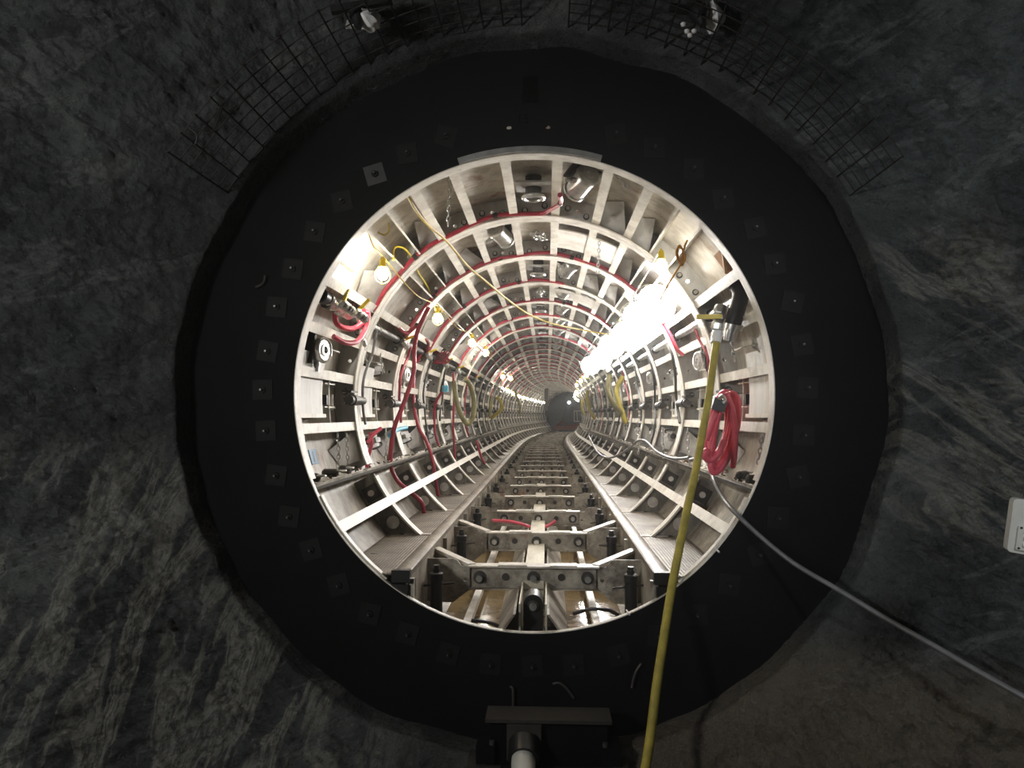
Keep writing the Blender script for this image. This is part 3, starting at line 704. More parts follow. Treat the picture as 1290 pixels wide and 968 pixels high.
# ------------------------------------------------------------------ vibrators on the form
def make_vib():
    v = bpy.data.objects.new('form_vibrator', None); col.objects.link(v)
    MB().lathe((0, -.13, 0), (0, 1, 0), [(0, .10), (.01, .108), (.25, .108), (.26, .10)], M['chrome'], 20).build('drum', v)
    MB().lathe((0, -.165, 0), (0, 1, 0), [(.02, .012), (.02, .03), (.0, .034), (.0, .055), (.012, .06), (.012, .095), (.0, .10), (.006, .114), (.03, .122), (.036, .122)], M['chrome'], 20).build('end_cap', v)
    MB().lathe((0, .125, 0), (0, 1, 0), [(0, .120), (.025, .120), (.035, .09), (.045, .03)], M['chrome'], 20).build('end_cap', v)
    mb = MB(); mb.box((-.15, -.12, .10), (.15, .12, .125), M['dark']); mb.box((-.10, -.1, .02), (-.07, .1, .11), M['dark']); mb.box((.07, -.1, .02), (.1, .1, .11), M['dark']); mb.build('mounting', v)
    mb = MB(); mb.lathe((-.10, -.05, -.04), (-1, 0, -.25), [(0, .03), (.04, .03), (.04, .022), (.09, .022)], M['galv'], 8); mb.build('hose_fitting', v)
    return v
vib = make_vib(); first = True
VSPOT = []
for k in range(0, 9):
    VSPOT.append((k, 13 if k not in (1,) else -12, .95, 'crown, right of the middle bay' if k != 1 else 'crown, left of the middle bay'))
    VSPOT.append((k, -79.2 if k % 2 == 0 else 78.2, .6, ('left' if k % 2 == 0 else 'right') + ' wall'))
for k, a, dy, t in VSPOT:
    o = vib if first else copy_tree(vib); first = False
    D = DK(k) + dy; o.location = PA(a, 2.10, D)
    o.rotation_euler = (R(-16), R(a), R(22 if a > 0 else -22)) if abs(a) < 40 else (0, R(a), R(72 if a < 0 else -72))
    tag(o, 'silver drum shaped vibrator in the %s ring on the %s' % (nth(k + 1), t), 'vibrator', 'vibrators bolted to the lining')
# pouring ports at the crown
def make_port():
    p = bpy.data.objects.new('grout_port', None); col.objects.link(p)
    MB().lathe((0, 0, -.12), (0, 0, 1), [(0, .085), (.22, .085)], M['dark'], 20).build('pipe', p)
    mb = MB(); mb.tube([(.105 * cos(2 * pi * i / 20), .105 * sin(2 * pi * i / 20), -.12) for i in range(20)], .022, M['galv'], 8, 1, True); mb.build('collar', p, 'bright round collar')
    mb = MB(); mb.box((-.18, -.20, -.02), (.18, .14, .0), M['web']); mb.build('mount_plate', p)
    return p
port = make_port(); first = True
for k in (0, 2, 4, 5, 6, 7, 8):
    o = port if first else copy_tree(port); first = False
    o.location = PA(0, 2.13, DK(k) + PITCH * .62); tag(o, 'dark round concrete port at the crown of the %s ring' % nth(k + 1), 'port', 'concrete ports along the crown')
for k in (1, 3):
    mb = MB(); mb.arc(2.03, 2.045, 7.5, 29, .55, 1.5, 10, M['flange']); o = mb.build('cover_plate'); o.location = P(0, DK(k), 0); tag(o, 'pale curved cover plate at the crown of the %s ring' % nth(k + 1), 'plate')

# ------------------------------------------------------------------ chains
def chain(pts, lab, r=.006, L=.055, wid=.016):
    P_ = [Vector(p) for p in pts]; mb = MB(); acc = 0; i = 0; flip = 0
    seg = sum((P_[j + 1] - P_[j]).length for j in range(len(P_) - 1)); n = max(2, int(seg / (L * .78)))
    for q in range(n):
        s_ = seg * (q + .5) / n; a = 0
        for j in range(len(P_) - 1):
            l = (P_[j + 1] - P_[j]).length
            if a + l >= s_ or j == len(P_) - 2: c = P_[j].lerp(P_[j + 1], min(1, (s_ - a) / max(l, 1e-6))); d = (P_[j + 1] - P_[j]).normalized(); break
            a += l
        x = d.cross(Vector((0, 1, 0))); x = x.normalized() if x.length > .05 else Vector((1, 0, 0)); y = d.cross(x)
        u = (x if q % 2 else y)
        mb.tube([c + d * (L / 2 * cos(t)) + u * (wid * sin(t)) for t in [2 * pi * m / 10 for m in range(10)]], r, M['galv'], 5, 1, True)
    return tag(mb.build('hanging_chain'), lab, 'chain', 'chains hanging on the lining')
CH = [((382, 545), (385, 575), (386, 598), 6.65, 'steel chain hanging at the left rim beside the blue sticker'), ((424, 535), (427, 570), (425, 595), 7.7, 'steel chain hanging right of the blue sticker on the left wall'),
      ((436, 535), (437, 560), (439, 590), 8.0, 'steel chain hanging against the first rib on the left wall'), ((452, 545), (455, 565), (458, 580), 8.6, 'steel chain hanging just behind the first left rib'),
      ((486, 540), (487, 560), (486, 580), 9.6, 'steel chain hanging before the second left rib'), ((459, 440), (461, 452), (464, 462), 8.6, 'short chain looped on the left wall behind the first rib'),
      ((477, 440), (480, 455), (484, 470), 9.3, 'short chain looped on the left wall before the second rib'), ((566, 218), (566, 250), (564, 285), 6.95, 'steel chain hanging from the crown left of the middle'),
      ((755, 300), (754, 322), (753, 345), 9.0, 'steel chain with hook hanging from the crown right of the middle'), ((771, 217), (783, 228), (790, 236), 6.9, 'fine chain draped in the first bay right of the crown'),
      ((921, 425), (923, 440), (926, 455), 7.3, 'short chain hanging beside the yellow hose coupling'), ((947, 425), (950, 436), (957, 444), 6.75, 'short chain with hook in the bay at the right rim'),
      ((960, 545), (958, 565), (955, 585), 6.7, 'rusty chain hanging at the right rim under the shelf'), ((866, 540), (867, 560), (868, 585), 8.8, 'steel chain hanging behind the first right rib'),
      ((834, 540), (835, 560), (836, 578), 10.9, 'steel chain hanging between the second and third right ribs'), ((806, 540), (806, 555), (804, 572), 13.0, 'steel chain hanging behind the third right rib')]
for k in (1, 3):
    c = PA(1, 2.0, DK(k) + .6)
    chain([c + Vector((random.uniform(-.09, .09), random.uniform(-.1, .1), random.uniform(-.10, .06))) for i in range(11)], 'bunched silver chain hanging at the crown of the %s ring' % nth(k + 1), .009, .07, .022)
for a, b, c, D, t in CH: chain([W(*a, D), W(*b, D), W(*c, D)], t)

# ------------------------------------------------------------------ red hoses along the ribs
def rib_hose(k, a0, a1, lab, extra=None, mat='red', r=.024, end=None):
    D = DK(k) - .17; pts = []
    n = int(abs(a1 - a0) / 7)
    for i in range(n + 1):
        a = a0 + (a1 - a0) * i / n
        pts.append(PA(a, 2.03 + .012 * sin(i * 1.9 + k), D + .02 * sin(i * 1.3 + 2 * k)))
    if extra: pts = extra + pts
    if end: pts += end
    h = empty('red_hose', lab, 'hose', pts[len(pts) // 2], 0, 'red air hoses along the ribs'); inv = Matrix.Translation(-h.location)
    o = MB().tube(pts, r, M[mat], 8, 3).build('hose', h); o.matrix_parent_inverse = inv
    if k < 6:
        for j in range(2, len(pts) - 1, 4):
            c = pts[j]; d = (pts[j + 1] - pts[j - 1]).normalized()
            o = MB().cyl(c - d * .025, c + d * .025, r * 1.35, M['rubber'], 8).build('clamp', h); o.matrix_parent_inverse = inv
    return h
e1 = [PA(13, 2.0, DK(0) + .85) + Vector((-.19, -.05, -.06))]
rib_hose(1, -62, 2, 'red hose along the first rib from the left valves to the crown vibrator', [W(418, 381, 7.3), W(432, 388, 7.5), W(447, 383, 7.8)], end=[PA(5, 2.02, DK(1) - .35), PA(8, 2.0, DK(1) - .7)] + e1)
rib_hose(2, -64, 42, 'red hose over the crown along the second rib', [W(500, 410, 9.7), W(512, 420, 10.0), W(525, 410, 10.1)])
rib_hose(3, -66, 12, 'red hose along the third rib ending at the crown', [W(533, 425, 11.6), W(540, 432, 12.0)])
rib_hose(4, -60, 50, 'red hose over the crown along the fourth rib')
rib_hose(5, -64, 12, 'red hose along the fifth rib ending at the crown', mat='pink')
rib_hose(6, -55, 45, 'red hose over the crown along the sixth rib')
rib_hose(7, -66, 48, 'red hose over the crown along the seventh rib')
for k in (8, 9, 10, 11, 12, 13, 14, 16, 18, 20): rib_hose(k, -60, 50, 'red hose over the crown along the %s rib, deep in the tunnel' % nth(k))
rib_hose(2, -60, -14, 'second red hose bundled with the one along the second rib', None, 'red', .02)
def hose(pts, r, mat, lab, name='hose', cat='hose', group=None, n=10): return tag(MB().tube(pts, r, M[mat], n, 5).build(name), lab, cat, group)
DROP = 'red hoses dropping down the left wall'
hose([W(540, 388, 9.9), W(527, 415, 10.1), W(522, 440, 10.2), W(521, 470, 10.2), W(508, 510, 10.15), W(498, 535, 10.1), W(493, 560, 10.1), W(492, 585, 10.1), W(500, 605, 10.1), W(514, 618, 10.1), W(530, 632, 10.1), W(534, 646, 10.2)], .03, 'red', 'thick red hose dropping down the left wall across the second rib', group=DROP)
hose([W(533, 440, 12.2), W(523, 462, 12.3), W(521, 480, 12.3), W(522, 515, 12.2), W(528, 540, 12.2), W(538, 558, 12.2), W(545, 580, 12.2), W(548, 600, 12.2), W(552, 625, 12.3)], .028, 'red', 'red hose dropping down the left wall in front of the third rib', group=DROP)
hose([W(560, 490, 13.9), W(550, 505, 14.0), W(547, 520, 14.1), W(548, 545, 14.1), W(553, 562, 14.1)], .026, 'red', 'short red hose on the left wall below the blue tape', group=DROP)
hose([W(571, 470, 15.5), W(572, 500, 15.6), W(571, 540, 15.6), W(573, 575, 15.6), W(574, 610, 15.7)], .024, 'red', 'thin red hose hanging straight on the left wall behind the olive hose', group=DROP)
hose([W(600, 555, 18), W(606, 575, 18), W(611, 585, 18)], .03, 'red', 'red hose end lying on the left lower panels', group=DROP)
hose([W(463, 558, 8.75), W(470, 548, 8.8), W(480, 540, 8.9)], .024, 'pink', 'bright red hose stub below the left shelf', group=DROP)
hose([W(466, 545, 8.8), W(468, 560, 8.8), W(464, 575, 8.8), W(462, 590, 8.8)], .022, 'pink', 'second bright red hose stub below the left shelf', group=DROP)
hose([W(422, 388, 7.25), W(423, 405, 7.3), W(432, 413, 7.35), W(446, 414, 7.5), W(458, 405, 7.6), W(464, 395, 7.7), W(458, 392, 7.6)], .028, 'pink', 'pink hose loop hanging under the foil wrapped pipe', group=None)
hose([W(420, 424, 7.0), W(435, 432, 7.15), W(450, 430, 7.4), W(460, 415, 7.6), W(464, 398, 7.6)], .026, 'pink', 'pink hose looped along the shelf above the left vibrator')
hose([W(448, 393, 7.5), W(454, 410, 7.6), W(456, 425, 7.6), W(460, 435, 7.6), W(458, 428, 7.55)], .022, 'white', 'white cable tie strap hanging by the left valves', 'strap', 'strap')
hose([W(831, 400, 9.6), W(843, 420, 9.6), W(853, 440, 9.6), W(860, 447, 9.7)], .024, 'pink', 'pink hose feeding the vibrator on the right wall')
for i in range(10):
    a = [W(545 + random.uniform(0, 22), 445 + random.uniform(-5, 12), 13.6) for _ in range(5)]
    hose(a, .018, 'red' if i % 2 else 'rubber', 'tangled hoses bunched on the left shoulder before the fourth rib', 'hose_tangle', 'hose', 'tangle of hoses on the left shoulder', 6)
# yellow / olive slurry hoses
hose([W(905, 418, 7.0), W(899, 455, 6.95), W(893, 500, 6.85), W(885, 545, 6.75), W(876, 595, 6.6), W(866, 640, 6.45), W(856, 690, 6.27), W(846, 742, 6.1), W(836, 805, 5.85), W(827, 865, 5.65), W(819, 930, 5.45), W(812, 975, 5.3)], .034, 'yellow_hose', 'long dirty yellow hose hanging from the right valve out past the black bulkhead', n=12)
tag(MB().lathe(W(905.5, 412, 7.0), W(900, 440, 6.97) - W(905.5, 412, 7.0), [(0, .03), (0, .044), (.05, .044), (.055, .05), (.15, .047)], M['white'], 12).build('hose_coupling'), 'white coupling joining the long yellow hose to its valve', 'coupling')
YG = 'yellow and olive hose loops along the tunnel walls'
hose([W(572, 480, 15), W(575, 505, 15), W(582, 525, 15), W(589, 534, 15.1), W(596, 524, 15.2), W(597, 503, 15.2), W(592, 485, 15.1), W(586, 478, 15)], .052, 'olive_hose', 'fat olive hose loop hanging on the left wall', group=YG)
hose([W(626, 500, 22), W(631, 507, 22), W(632, 515, 22), W(624, 523, 22), W(618, 528, 22)], .05, 'yellow_hose', 'yellow hose loop on the left wall beyond the olive one', group=YG)
hose([W(619, 500, 21), W(618, 512, 21), W(617, 525, 21)], .05, 'olive_hose', 'olive hose hanging beside the yellow loop on the left wall', group=YG)
hose([W(649, 494, 31), W(654, 508, 31), W(655, 522, 31)], .05, 'olive_hose', 'thin pale hose hanging deep on the left wall', group=YG)
hose([W(768, 472, 15), W(766, 490, 15), W(772, 508, 15), W(782, 520, 15.2), W(788, 530, 15.2)], .05, 'olive_hose', 'olive hose curving down the right wall', group=YG)
hose([W(785, 474, 15.4), W(777, 490, 15.4), W(780, 508, 15.3), W(786, 525, 15.2), W(789, 533, 15.2)], .052, 'yellow_hose', 'yellow hose curving down the right wall in front of the olive one', group=YG)
hose([W(741, 492, 22), W(739, 503, 22), W(743, 517, 22), W(750, 528, 22)], .05, 'yellow_hose', 'yellow hose loop deeper on the right wall', group=YG)
hose([W(746, 496, 23), W(744, 505, 23), W(746, 514, 23)], .055, 'olive_hose', 'olive hose loop deeper on the right wall', group=YG)
hose([W(734, 503, 30), W(733, 513, 30), W(736, 523, 30)], .05, 'yellow_hose', 'farthest yellow hose loop on the right wall', group=YG)
# blue tape and stickers
def patch(px, py, D, w, h, lab, mat='blue', off=.0):
    a = math.degrees(math.atan2(W(px, py, D).x, W(px, py, D).z)); c = W(px, py, D); e = Vector((sin(R(a)), 0, cos(R(a)))); c = e * (RS - .006 - off) + Vector((0, c.y, 0)); et = Vector((cos(R(a)), 0, -sin(R(a))))
    mb = MB(); mb.obox(c, et, Vector((0, 1, 0)), e, (h, w, .008), M[mat]); mb.obox(c - e * .0045, et, Vector((0, 1, 0)), e, (h * .7, w * .12, .002), M['dark'])
    return tag(mb.build('sticker'), lab, 'sticker', 'blue stickers on the lower panels')
patch(408, 572, 7.33, .20, .15, 'small blue sticker on the left panel at the mouth'); patch(506, 552, 11.3, .3, .13, 'blue sticker on the left panel beyond the second rib'); patch(939, 568, 7.0, .20, .15, 'faded blue sticker on the right panel at the mouth'); patch(846, 553, 10.4, .25, .14, 'faded blue sticker on the right panel beyond the first rib')
hose([W(491, 549, 10.08), W(500, 542, 10.5), W(512, 539, 11.0)], .03, 'bluetape', 'light blue tape tied around the thick red hose', 'tape', 'tape')
hose([W(561, 486, 13.9), W(561, 494, 13.9)], .06, 'bluetape', 'light blue tape bundle on the left wall', 'tape', 'tape')

# ------------------------------------------------------------------ pink coil at the right
coil = empty('hose_coil', 'pinkish red hose coiled and hung on the right wall', 'hose', W(908, 545, 7.25)); inv = Matrix.Translation(-coil.location)
def loop(cx_, top, bot, wl, wr, D, ph=0, n=14):
    pts = []
    for i in range(n):
        t = 2 * pi * i / n; w = wl if sin(t) < 0 else wr
        pts.append(W(cx_ + w * sin(t) + ph * cos(t), (top + bot) / 2 - (bot - top) / 2 * cos(t), D + .05 * cos(t) - .02 * sin(2 * t)))
    return pts
for q in ((909, 494, 583, 14, 15, 7.22, 5), (906, 497, 578, 15, 12, 7.28, 8), (910, 495, 590, 10, 13, 7.2, 9), (904, 500, 572, 14, 12, 7.32, 4), (911, 496, 596, 12, 16, 7.17, 11)):
    o = MB().tube(loop(*q), .029, M['pink'], 10, 4, True).build('turn', coil); o.matrix_parent_inverse = inv
o = MB().tube([W(915, 495, 7.1), W(922, 515, 7.1), W(926, 545, 7.12), W(925, 575, 7.15), W(923, 588, 7.2)], .029, M['pink'], 10).build('loose_end', coil); o.matrix_parent_inverse = inv
o = MB().tube([W(890, 555, 7.1), W(898, 530, 7.08), W(904, 515, 7.1)], .029, M['pink'], 10).build('loose_end', coil); o.matrix_parent_inverse = inv
o = MB().tube([W(893, 573, 7.1), W(890, 568, 7.08), W(888, 575, 7.08), W(894, 580, 7.1), W(905, 572, 7.1), W(912, 555, 7.1)], .03, M['pink'], 10).build('loose_end', coil); o.matrix_parent_inverse = inv
mb = MB(); mb.bar(W(897, 508, 7.05), W(913, 513, 7.05), .1, .11, M['rubber']); o = mb.build('tie_wrap', coil, 'black wrap around the coil'); o.matrix_parent_inverse = inv
mb = MB(); mb.tube([W(906, 503, 7.0), W(909, 499, 6.98), W(913, 503, 7.0), W(910, 508, 7.0)], .018, M['galv'], 8); o = mb.build('hose_end', coil, 'silver hose end'); o.matrix_parent_inverse = inv
# grey cable out to the chamber
hose([W(870, 580, 8.3), W(885, 577, 7.9), W(893, 586, 7.5), W(899, 605, 7.1), W(911, 628, 6.7), W(927, 647, 6.28), W(960, 678, 6.15), W(1000, 710, 6.0), W(1052, 741, 5.75), W(1110, 776, 5.5), W(1170, 810, 5.25), W(1230, 845, 5.0), W(1300, 884, 4.75)], .019, 'grey_cable', 'grey cable leaving the tunnel at the right and crossing the rock', 'cable', 'cable', n=10)
hose([W(742, 550, 15), W(752, 569, 14), W(765, 577, 13), W(780, 573, 12.3), W(795, 563, 11.6), W(803, 556, 11.2), W(813, 556, 10.8), W(828, 570, 10.2), W(848, 578, 9.4), W(868, 577, 8.6)], .018, 'grey_cable', 'grey cable snaking over the right lower panels', 'cable', 'cable')
# overhead cable and rope
hose([W(510, 240, 6.55), W(524, 265, 6.9), W(541, 285, 7.3), W(562, 303, 7.8), W(590, 336, 8.4), W(615, 357, 8.9), W(640, 378, 9.6), W(668, 397, 10.3), W(700, 409, 11), W(740, 417, 11.8), W(790, 426, 12.4)], .013, 'cable_y', 'thin yellow and brown cable slung across under the crown', 'cable', 'cable', n=8)
rp = empty('rope_coil', 'orange rope coil hanging in the first bay on the right shoulder', 'rope', W(857, 322, 7.1)); inv = Matrix.Translation(-rp.location)
for i in range(6):
    o = MB().tube([W(857.5 + (4.0 + .4 * i) * sin(t) * .9 - (cos(t) * 1.5), 322 - (12.5 - i * .5) * cos(t), 7.1 - .012 * i) for t in [2 * pi * j / 12 for j in range(12)]], .009, M['orange'], 6, 3, True).build('turn', rp); o.matrix_parent_inverse = inv
o = MB().tube([W(866, 303, 7.1), W(862, 312, 7.08), W(857, 333, 7.05), W(850, 345, 7.2), W(840, 362, 7.6), W(832, 378, 8.2)], .011, M['orange'], 6).build('tail', rp); o.matrix_parent_inverse = inv

# ------------------------------------------------------------------ clamps, valve blocks and hose bundles on the walls
def make_clamp():
    c = bpy.data.objects.new('panel_clamp', None); col.objects.link(c)
    mb = MB(); mb.box((-.075, -.12, -.03), (.075, .12, .03), M['web']); mb.box((-.03, -.10, .03), (.03, .05, .09), M['web']); mb.build('block', c)
    MB().lathe((.0, -.13, .02), (0, -1, .12), [(0, .03), (.05, .03), (.05, .045), (.10, .045), (.11, .03)], M['dark'], 10).build('screw', c)
    MB().tube([(.02, .05, .07), (.07, .03, .10), (.10, -.06, .06), (.10, -.14, .0)], .012, M['rubber'], 7).build('hose_tail', c)
    return c
clampo = make_clamp(); first = True; rc = random.Random(3)
for k in range(1, 13):
    for s, nm in ((-1, 'left'), (1, 'right')):
        for a, t in ((104.5, 'below the shelf'), (79.0, 'above the middle hatch')):
            if a < 80 and (k % 2 == 0) == (s < 0) and k < 9: continue
            o = clampo if first else copy_tree(clampo); first = False
            o.location = PA(a * s, 2.13, DK(k) + PITCH * rc.uniform(.42, .7)); o.rotation_euler = (rc.uniform(-.3, .3), R(a * s + 180), rc.uniform(-.5, .5))
            tag(o, 'small grey steel clamp in the %s ring on the %s wall %s' % (nth(k + 1), nm, t), 'clamp', 'steel clamps on the tunnel walls')
for k in range(1, 14):
    for s, nm in ((-1, 'left'), (1, 'right')):
        D = DK(k); pts = []; n = 7; a0, a1 = 67, 99 if k % 3 else 111
        for i in range(n + 1): a = a0 + (a1 - a0) * i / n; pts.append(PA(a * s, 1.985 - .03 * sin(pi * i / n), D + .15 + .12 * sin(i * 1.1 + k + s) + .05 * rc.uniform(-1, 1)))
        hose(pts, .016 if k % 2 else .02, ['rubber', 'grey_cable', 'red', 'dark'][(k + (s > 0)) % 4], '%s hose hanging down the %s wall inside the %s ring' % (['black', 'grey', 'dark red', 'dark grey'][(k + (s > 0)) % 4], nm, nth(k + 1)), group='thin hoses hanging on the tunnel walls', n=7)
for k in range(3, 13):
    for s, nm in ((-1, 'left'), (1, 'right')):
        D = DK(k) + PITCH * .3; p = PA(99.5 * s, 1.99, D); chain([p, p + Vector((.01 * s, .02, -.14)), p + Vector((-.02 * s, .0, -.3))], 'steel chain hanging below the shelf in the %s ring on the %s' % (nth(k + 1), nm))
# ------------------------------------------------------------------ lamps
def make_lamp():
    l = bpy.data.objects.new('string_lamp', None); col.objects.link(l)
    MB().lathe((0, 0, .14), (0, 0, -1), [(0, .014), (.02, .03), (.09, .034), (.09, .04), (.10, .04)], M['yellow'], 12).build('socket', l, 'yellow socket')
    MB().lathe((0, 0, .05), (0, 0, -1), [(0, .025), (.02, .032), (.05, .052), (.085, .056), (.115, .045), (.135, .022), (.14, .004)], M['bulb'], 12).build('bulb', l, 'glowing white bulb')
    mb = MB()
    for i in range(4):
        a = pi / 2 * i + .4; mb.tube([(.04 * cos(a), .04 * sin(a), .045), (.075 * cos(a), .075 * sin(a), -.02), (.065 * cos(a), .065 * sin(a), -.09), (0, 0, -.13)], .004, M['yellow'], 5, 3)
    mb.build('guard', l, 'yellow wire guard'); return l
lamp = make_lamp(); first = True; LP = []
LEFT = [W(482, 342, 7.35), W(551.5, 399, 10.9), W(594.5, 430, 15.3), W(612, 443, 18.3), W(633.5, 474, 26.5), W(643.5, 476, 31)] + [PA(-60, 1.88, DK(k)) for k in (13.2, 15.2, 17.4, 19.4, 21, 23, 24.5, 26, 28)]
RIGHT = [W(833, 332, 7.75)] + [PA(51, 1.86, DK(k)) for k in (9.0, 11.0, 13.0)] + [PA(58, 1.85, DK(k)) for k in (15, 17, 19, 21, 23, 25)]
for side, L in (('left', LEFT), ('right', RIGHT)):
    for i, p in enumerate(L):
        o = lamp if first else copy_tree(lamp); first = False; o.location = p
        t = '%s glowing string lamp from the mouth along the %s shoulder' % (nth(i + 1), side)
        tag(o, t, 'lamp', 'string lamps along the tunnel'); LP.append(p)
        if side == 'right' and i == 0:
            for c in kids(o):
                if c.name.startswith('bulb'): c.data = c.data.copy(); c.data.materials[0] = M['dimbulb']
def lampcable(L, lab):
    pts = []
    for i in range(len(L) - 1):
        a, b = L[i] + Vector((0, 0, .15)), L[i + 1] + Vector((0, 0, .15)); pts += [a, a.lerp(b, .5) + Vector((0, 0, -.10))]
    pts.append(L[-1] + Vector((0, 0, .15)))
    return hose(pts, .008, 'cable_y', lab, 'lamp_cable', 'cable', 'cables of the string lamps', 6)
lampcable([W(455, 283, 6.6)] + LEFT, 'thin yellow cable strung between the lamps on the left shoulder'); lampcable(RIGHT, 'thin yellow cable strung between the lamps on the right shoulder')
hose([W(476, 293, 6.45), W(484, 296, 6.5), W(490, 291, 6.5), W(490, 281, 6.5)], .008, 'cable_y', 'small yellow wire loop hanging at the upper left rim', 'wire', 'wire', n=6)
hose([W(496, 328, 7.6), W(497, 313, 7.7), W(507, 312, 7.8), W(517, 322, 8.2), W(528, 345, 9.2), W(540, 364, 10.3), W(549, 392, 10.9)], .010, 'yellow', 'yellow wire running from the first left lamp to the second', 'wire', 'wire', n=6)
def make_flood():
    f = bpy.data.objects.new('flood_lamp', None); col.objects.link(f)
    MB().lathe((0, .06, 0), (0, -1, 0), [(0, .08), (.02, .18), (.06, .25), (.075, .262), (.085, .262)], M['galv'], 20).build('housing', f)
    MB().lathe((0, -.022, 0), (0, -1, 0), [(0, .25), (.05, .245), (.12, .20), (.17, .12), (.19, .005)], M['flood'], 20).build('diffuser', f, 'blazing white diffuser')
    mb = MB(); mb.tube([(-.27, .0, 0), (-.27, .05, .14), (-.1, .07, .28), (.1, .07, .28), (.27, .05, .14), (.27, 0, 0)], .010, M['galv'], 6); mb.build('bracket', f); return f
fl = make_flood(); first = True
for i, (px, py, D) in enumerate(((826, 384, 9.6), (806, 402, 10.9), (789, 424, 12.6), (770, 437, 15.0), (757, 452, 17.5), (744, 461, 20.5))):
    o = fl if first else copy_tree(fl); first = False; o.location = W(px, py, D); o.rotation_euler = (R(-12), 0, R(18 - 4 * i))
    tag(o, '%s dazzling white flood lamp from the mouth on the right shoulder' % nth(i + 1), 'lamp', 'flood lamps on the right shoulder')

# ------------------------------------------------------------------ debris
for s, nm in ((-1, 'left'), (1, 'right')):
    mb = MB()
    for i in range(170):
        k = random.random() ** 1.8 * 9; D = DK(k) + .1; t = random.random()
        c = P(s * (1.92 + .13 * t), D, -.80 - .05 * t * 0 + .0 - .055 * (1 - t) * .5); r_ = random.uniform(.012, .045)
        q = [c + Vector((random.uniform(-r_, r_), random.uniform(-r_, r_), random.uniform(-.3 * r_, r_))) for _ in range(6)]
        mb.add(q, [(0, 1, 2), (0, 2, 3), (0, 3, 4), (0, 4, 1), (5, 2, 1), (5, 3, 2), (5, 4, 3), (5, 1, 4)], M[random.choice(['mud', 'mud', 'dark', 'skin'])])
    tag(mb.build('rubble'), 'loose stones and scrap lying along the %s ledge' % nm, 'rubble', None, 'stuff')
for i, (px, py, D, t) in enumerate(((392, 592, 6.75, 'at the left rim'), (418, 598, 7.3, 'in the middle of the first left bay'), (436, 583, 7.8, 'against the first left rib'), (925, 596, 7.2, 'under the pink hose coil'), (950, 592, 6.75, 'at the right rim'))):
    c = W(px, py, D); s = 1 if c.x > 0 else -1; c = Vector((s * 1.97, c.y, -.77)); o = empty('turnbuckle', 'rusty turnbuckle lying on the ledge ' + t, 'turnbuckle', c, random.uniform(-1, 1), 'turnbuckles on the ledges')
    MB().lathe((-.09, 0, 0), (1, 0, 0), [(0, .02), (.02, .04), (.14, .04), (.16, .02)], M['dark'], 8).build('body', o)
    MB().tube([(.07 + .04 * cos(x) + .03, .03 * sin(x), .02) for x in [2 * pi * j / 8 for j in range(8)]], .011, M['galv'], 6, 2, True).build('eye', o)
hose([W(467, 698, 7.2), W(480, 699, 7.2), W(494, 701, 7.2), W(490, 705, 7.12), W(478, 711, 7.0)], .006, 'black', 'thin black wire lying on the first left walkway plate', 'wire', 'wire', n=6)

# ------------------------------------------------------------------ far end
De = DK(NR) + 1.0; mc = empty('tunnel_machine', 'dark blue grey machine filling the far end of the tunnel', 'machine', P(0, De, -1.5), -hd(De))
MB().cyl((0, .3, 1.5), (0, .6, 1.5), 2.2, M['machine'], 40).build('body', mc)
mb = MB()
for x0, z0, x1, z1 in ((-.1, .9, -.1, 2.6), (-.9, .9, -.3, 2.5), (-1.3, .6, -.5, .6), (.2, 1.8, .2, 3.2)): mb.bar((x0, .1, z0), (x1, .1, z1), .25, .25, M['machine'])
mb.build('frame', mc)
mb = MB()
for a, b in (((.45, .75), (.45, 1.75)), ((1.35, .75), (1.35, 1.75)), ((.45, 1.75), (1.35, 1.75)), ((.45, .75), (1.35, .75)), ((.75, .8), (.7, 1.7)), ((1.1, .8), (1.15, 1.7))): mb.bar((a[0], -.3, a[1]), (b[0], -.3, b[1]), .07, .07, M['flange'])
mb.build('white_frame', mc, 'white tubular frame')
mb = MB(); mb.box((-1.3, -1.6, -.05), (1.4, -.2, .28), M['redpaint']); mb.bar((-1.2, -1.2, .3), (-.5, -.6, .75), .2, .2, M['redpaint']); mb.bar((-.5, -.7, .3), (1.3, -1.5, .45), .2, .22, M['redpaint']); mb.build('sled', mc, 'rusty red sled')
MB().lathe((-.05, -.1, 2.55), (0, -1, 0), [(0, .10), (.06, .14), (.12, .12), (.16, .02)], M['farlamp'], 14).build('headlamp', mc, 'white headlamp')
mb = MB(); mb.bar(P(-.85, 58, .2), P(-.85, 58, 2.2), .45, .3, M['dark']); tag(mb.build('cable_post'), 'dark upright post hanging near the far end left of the machine', 'post')

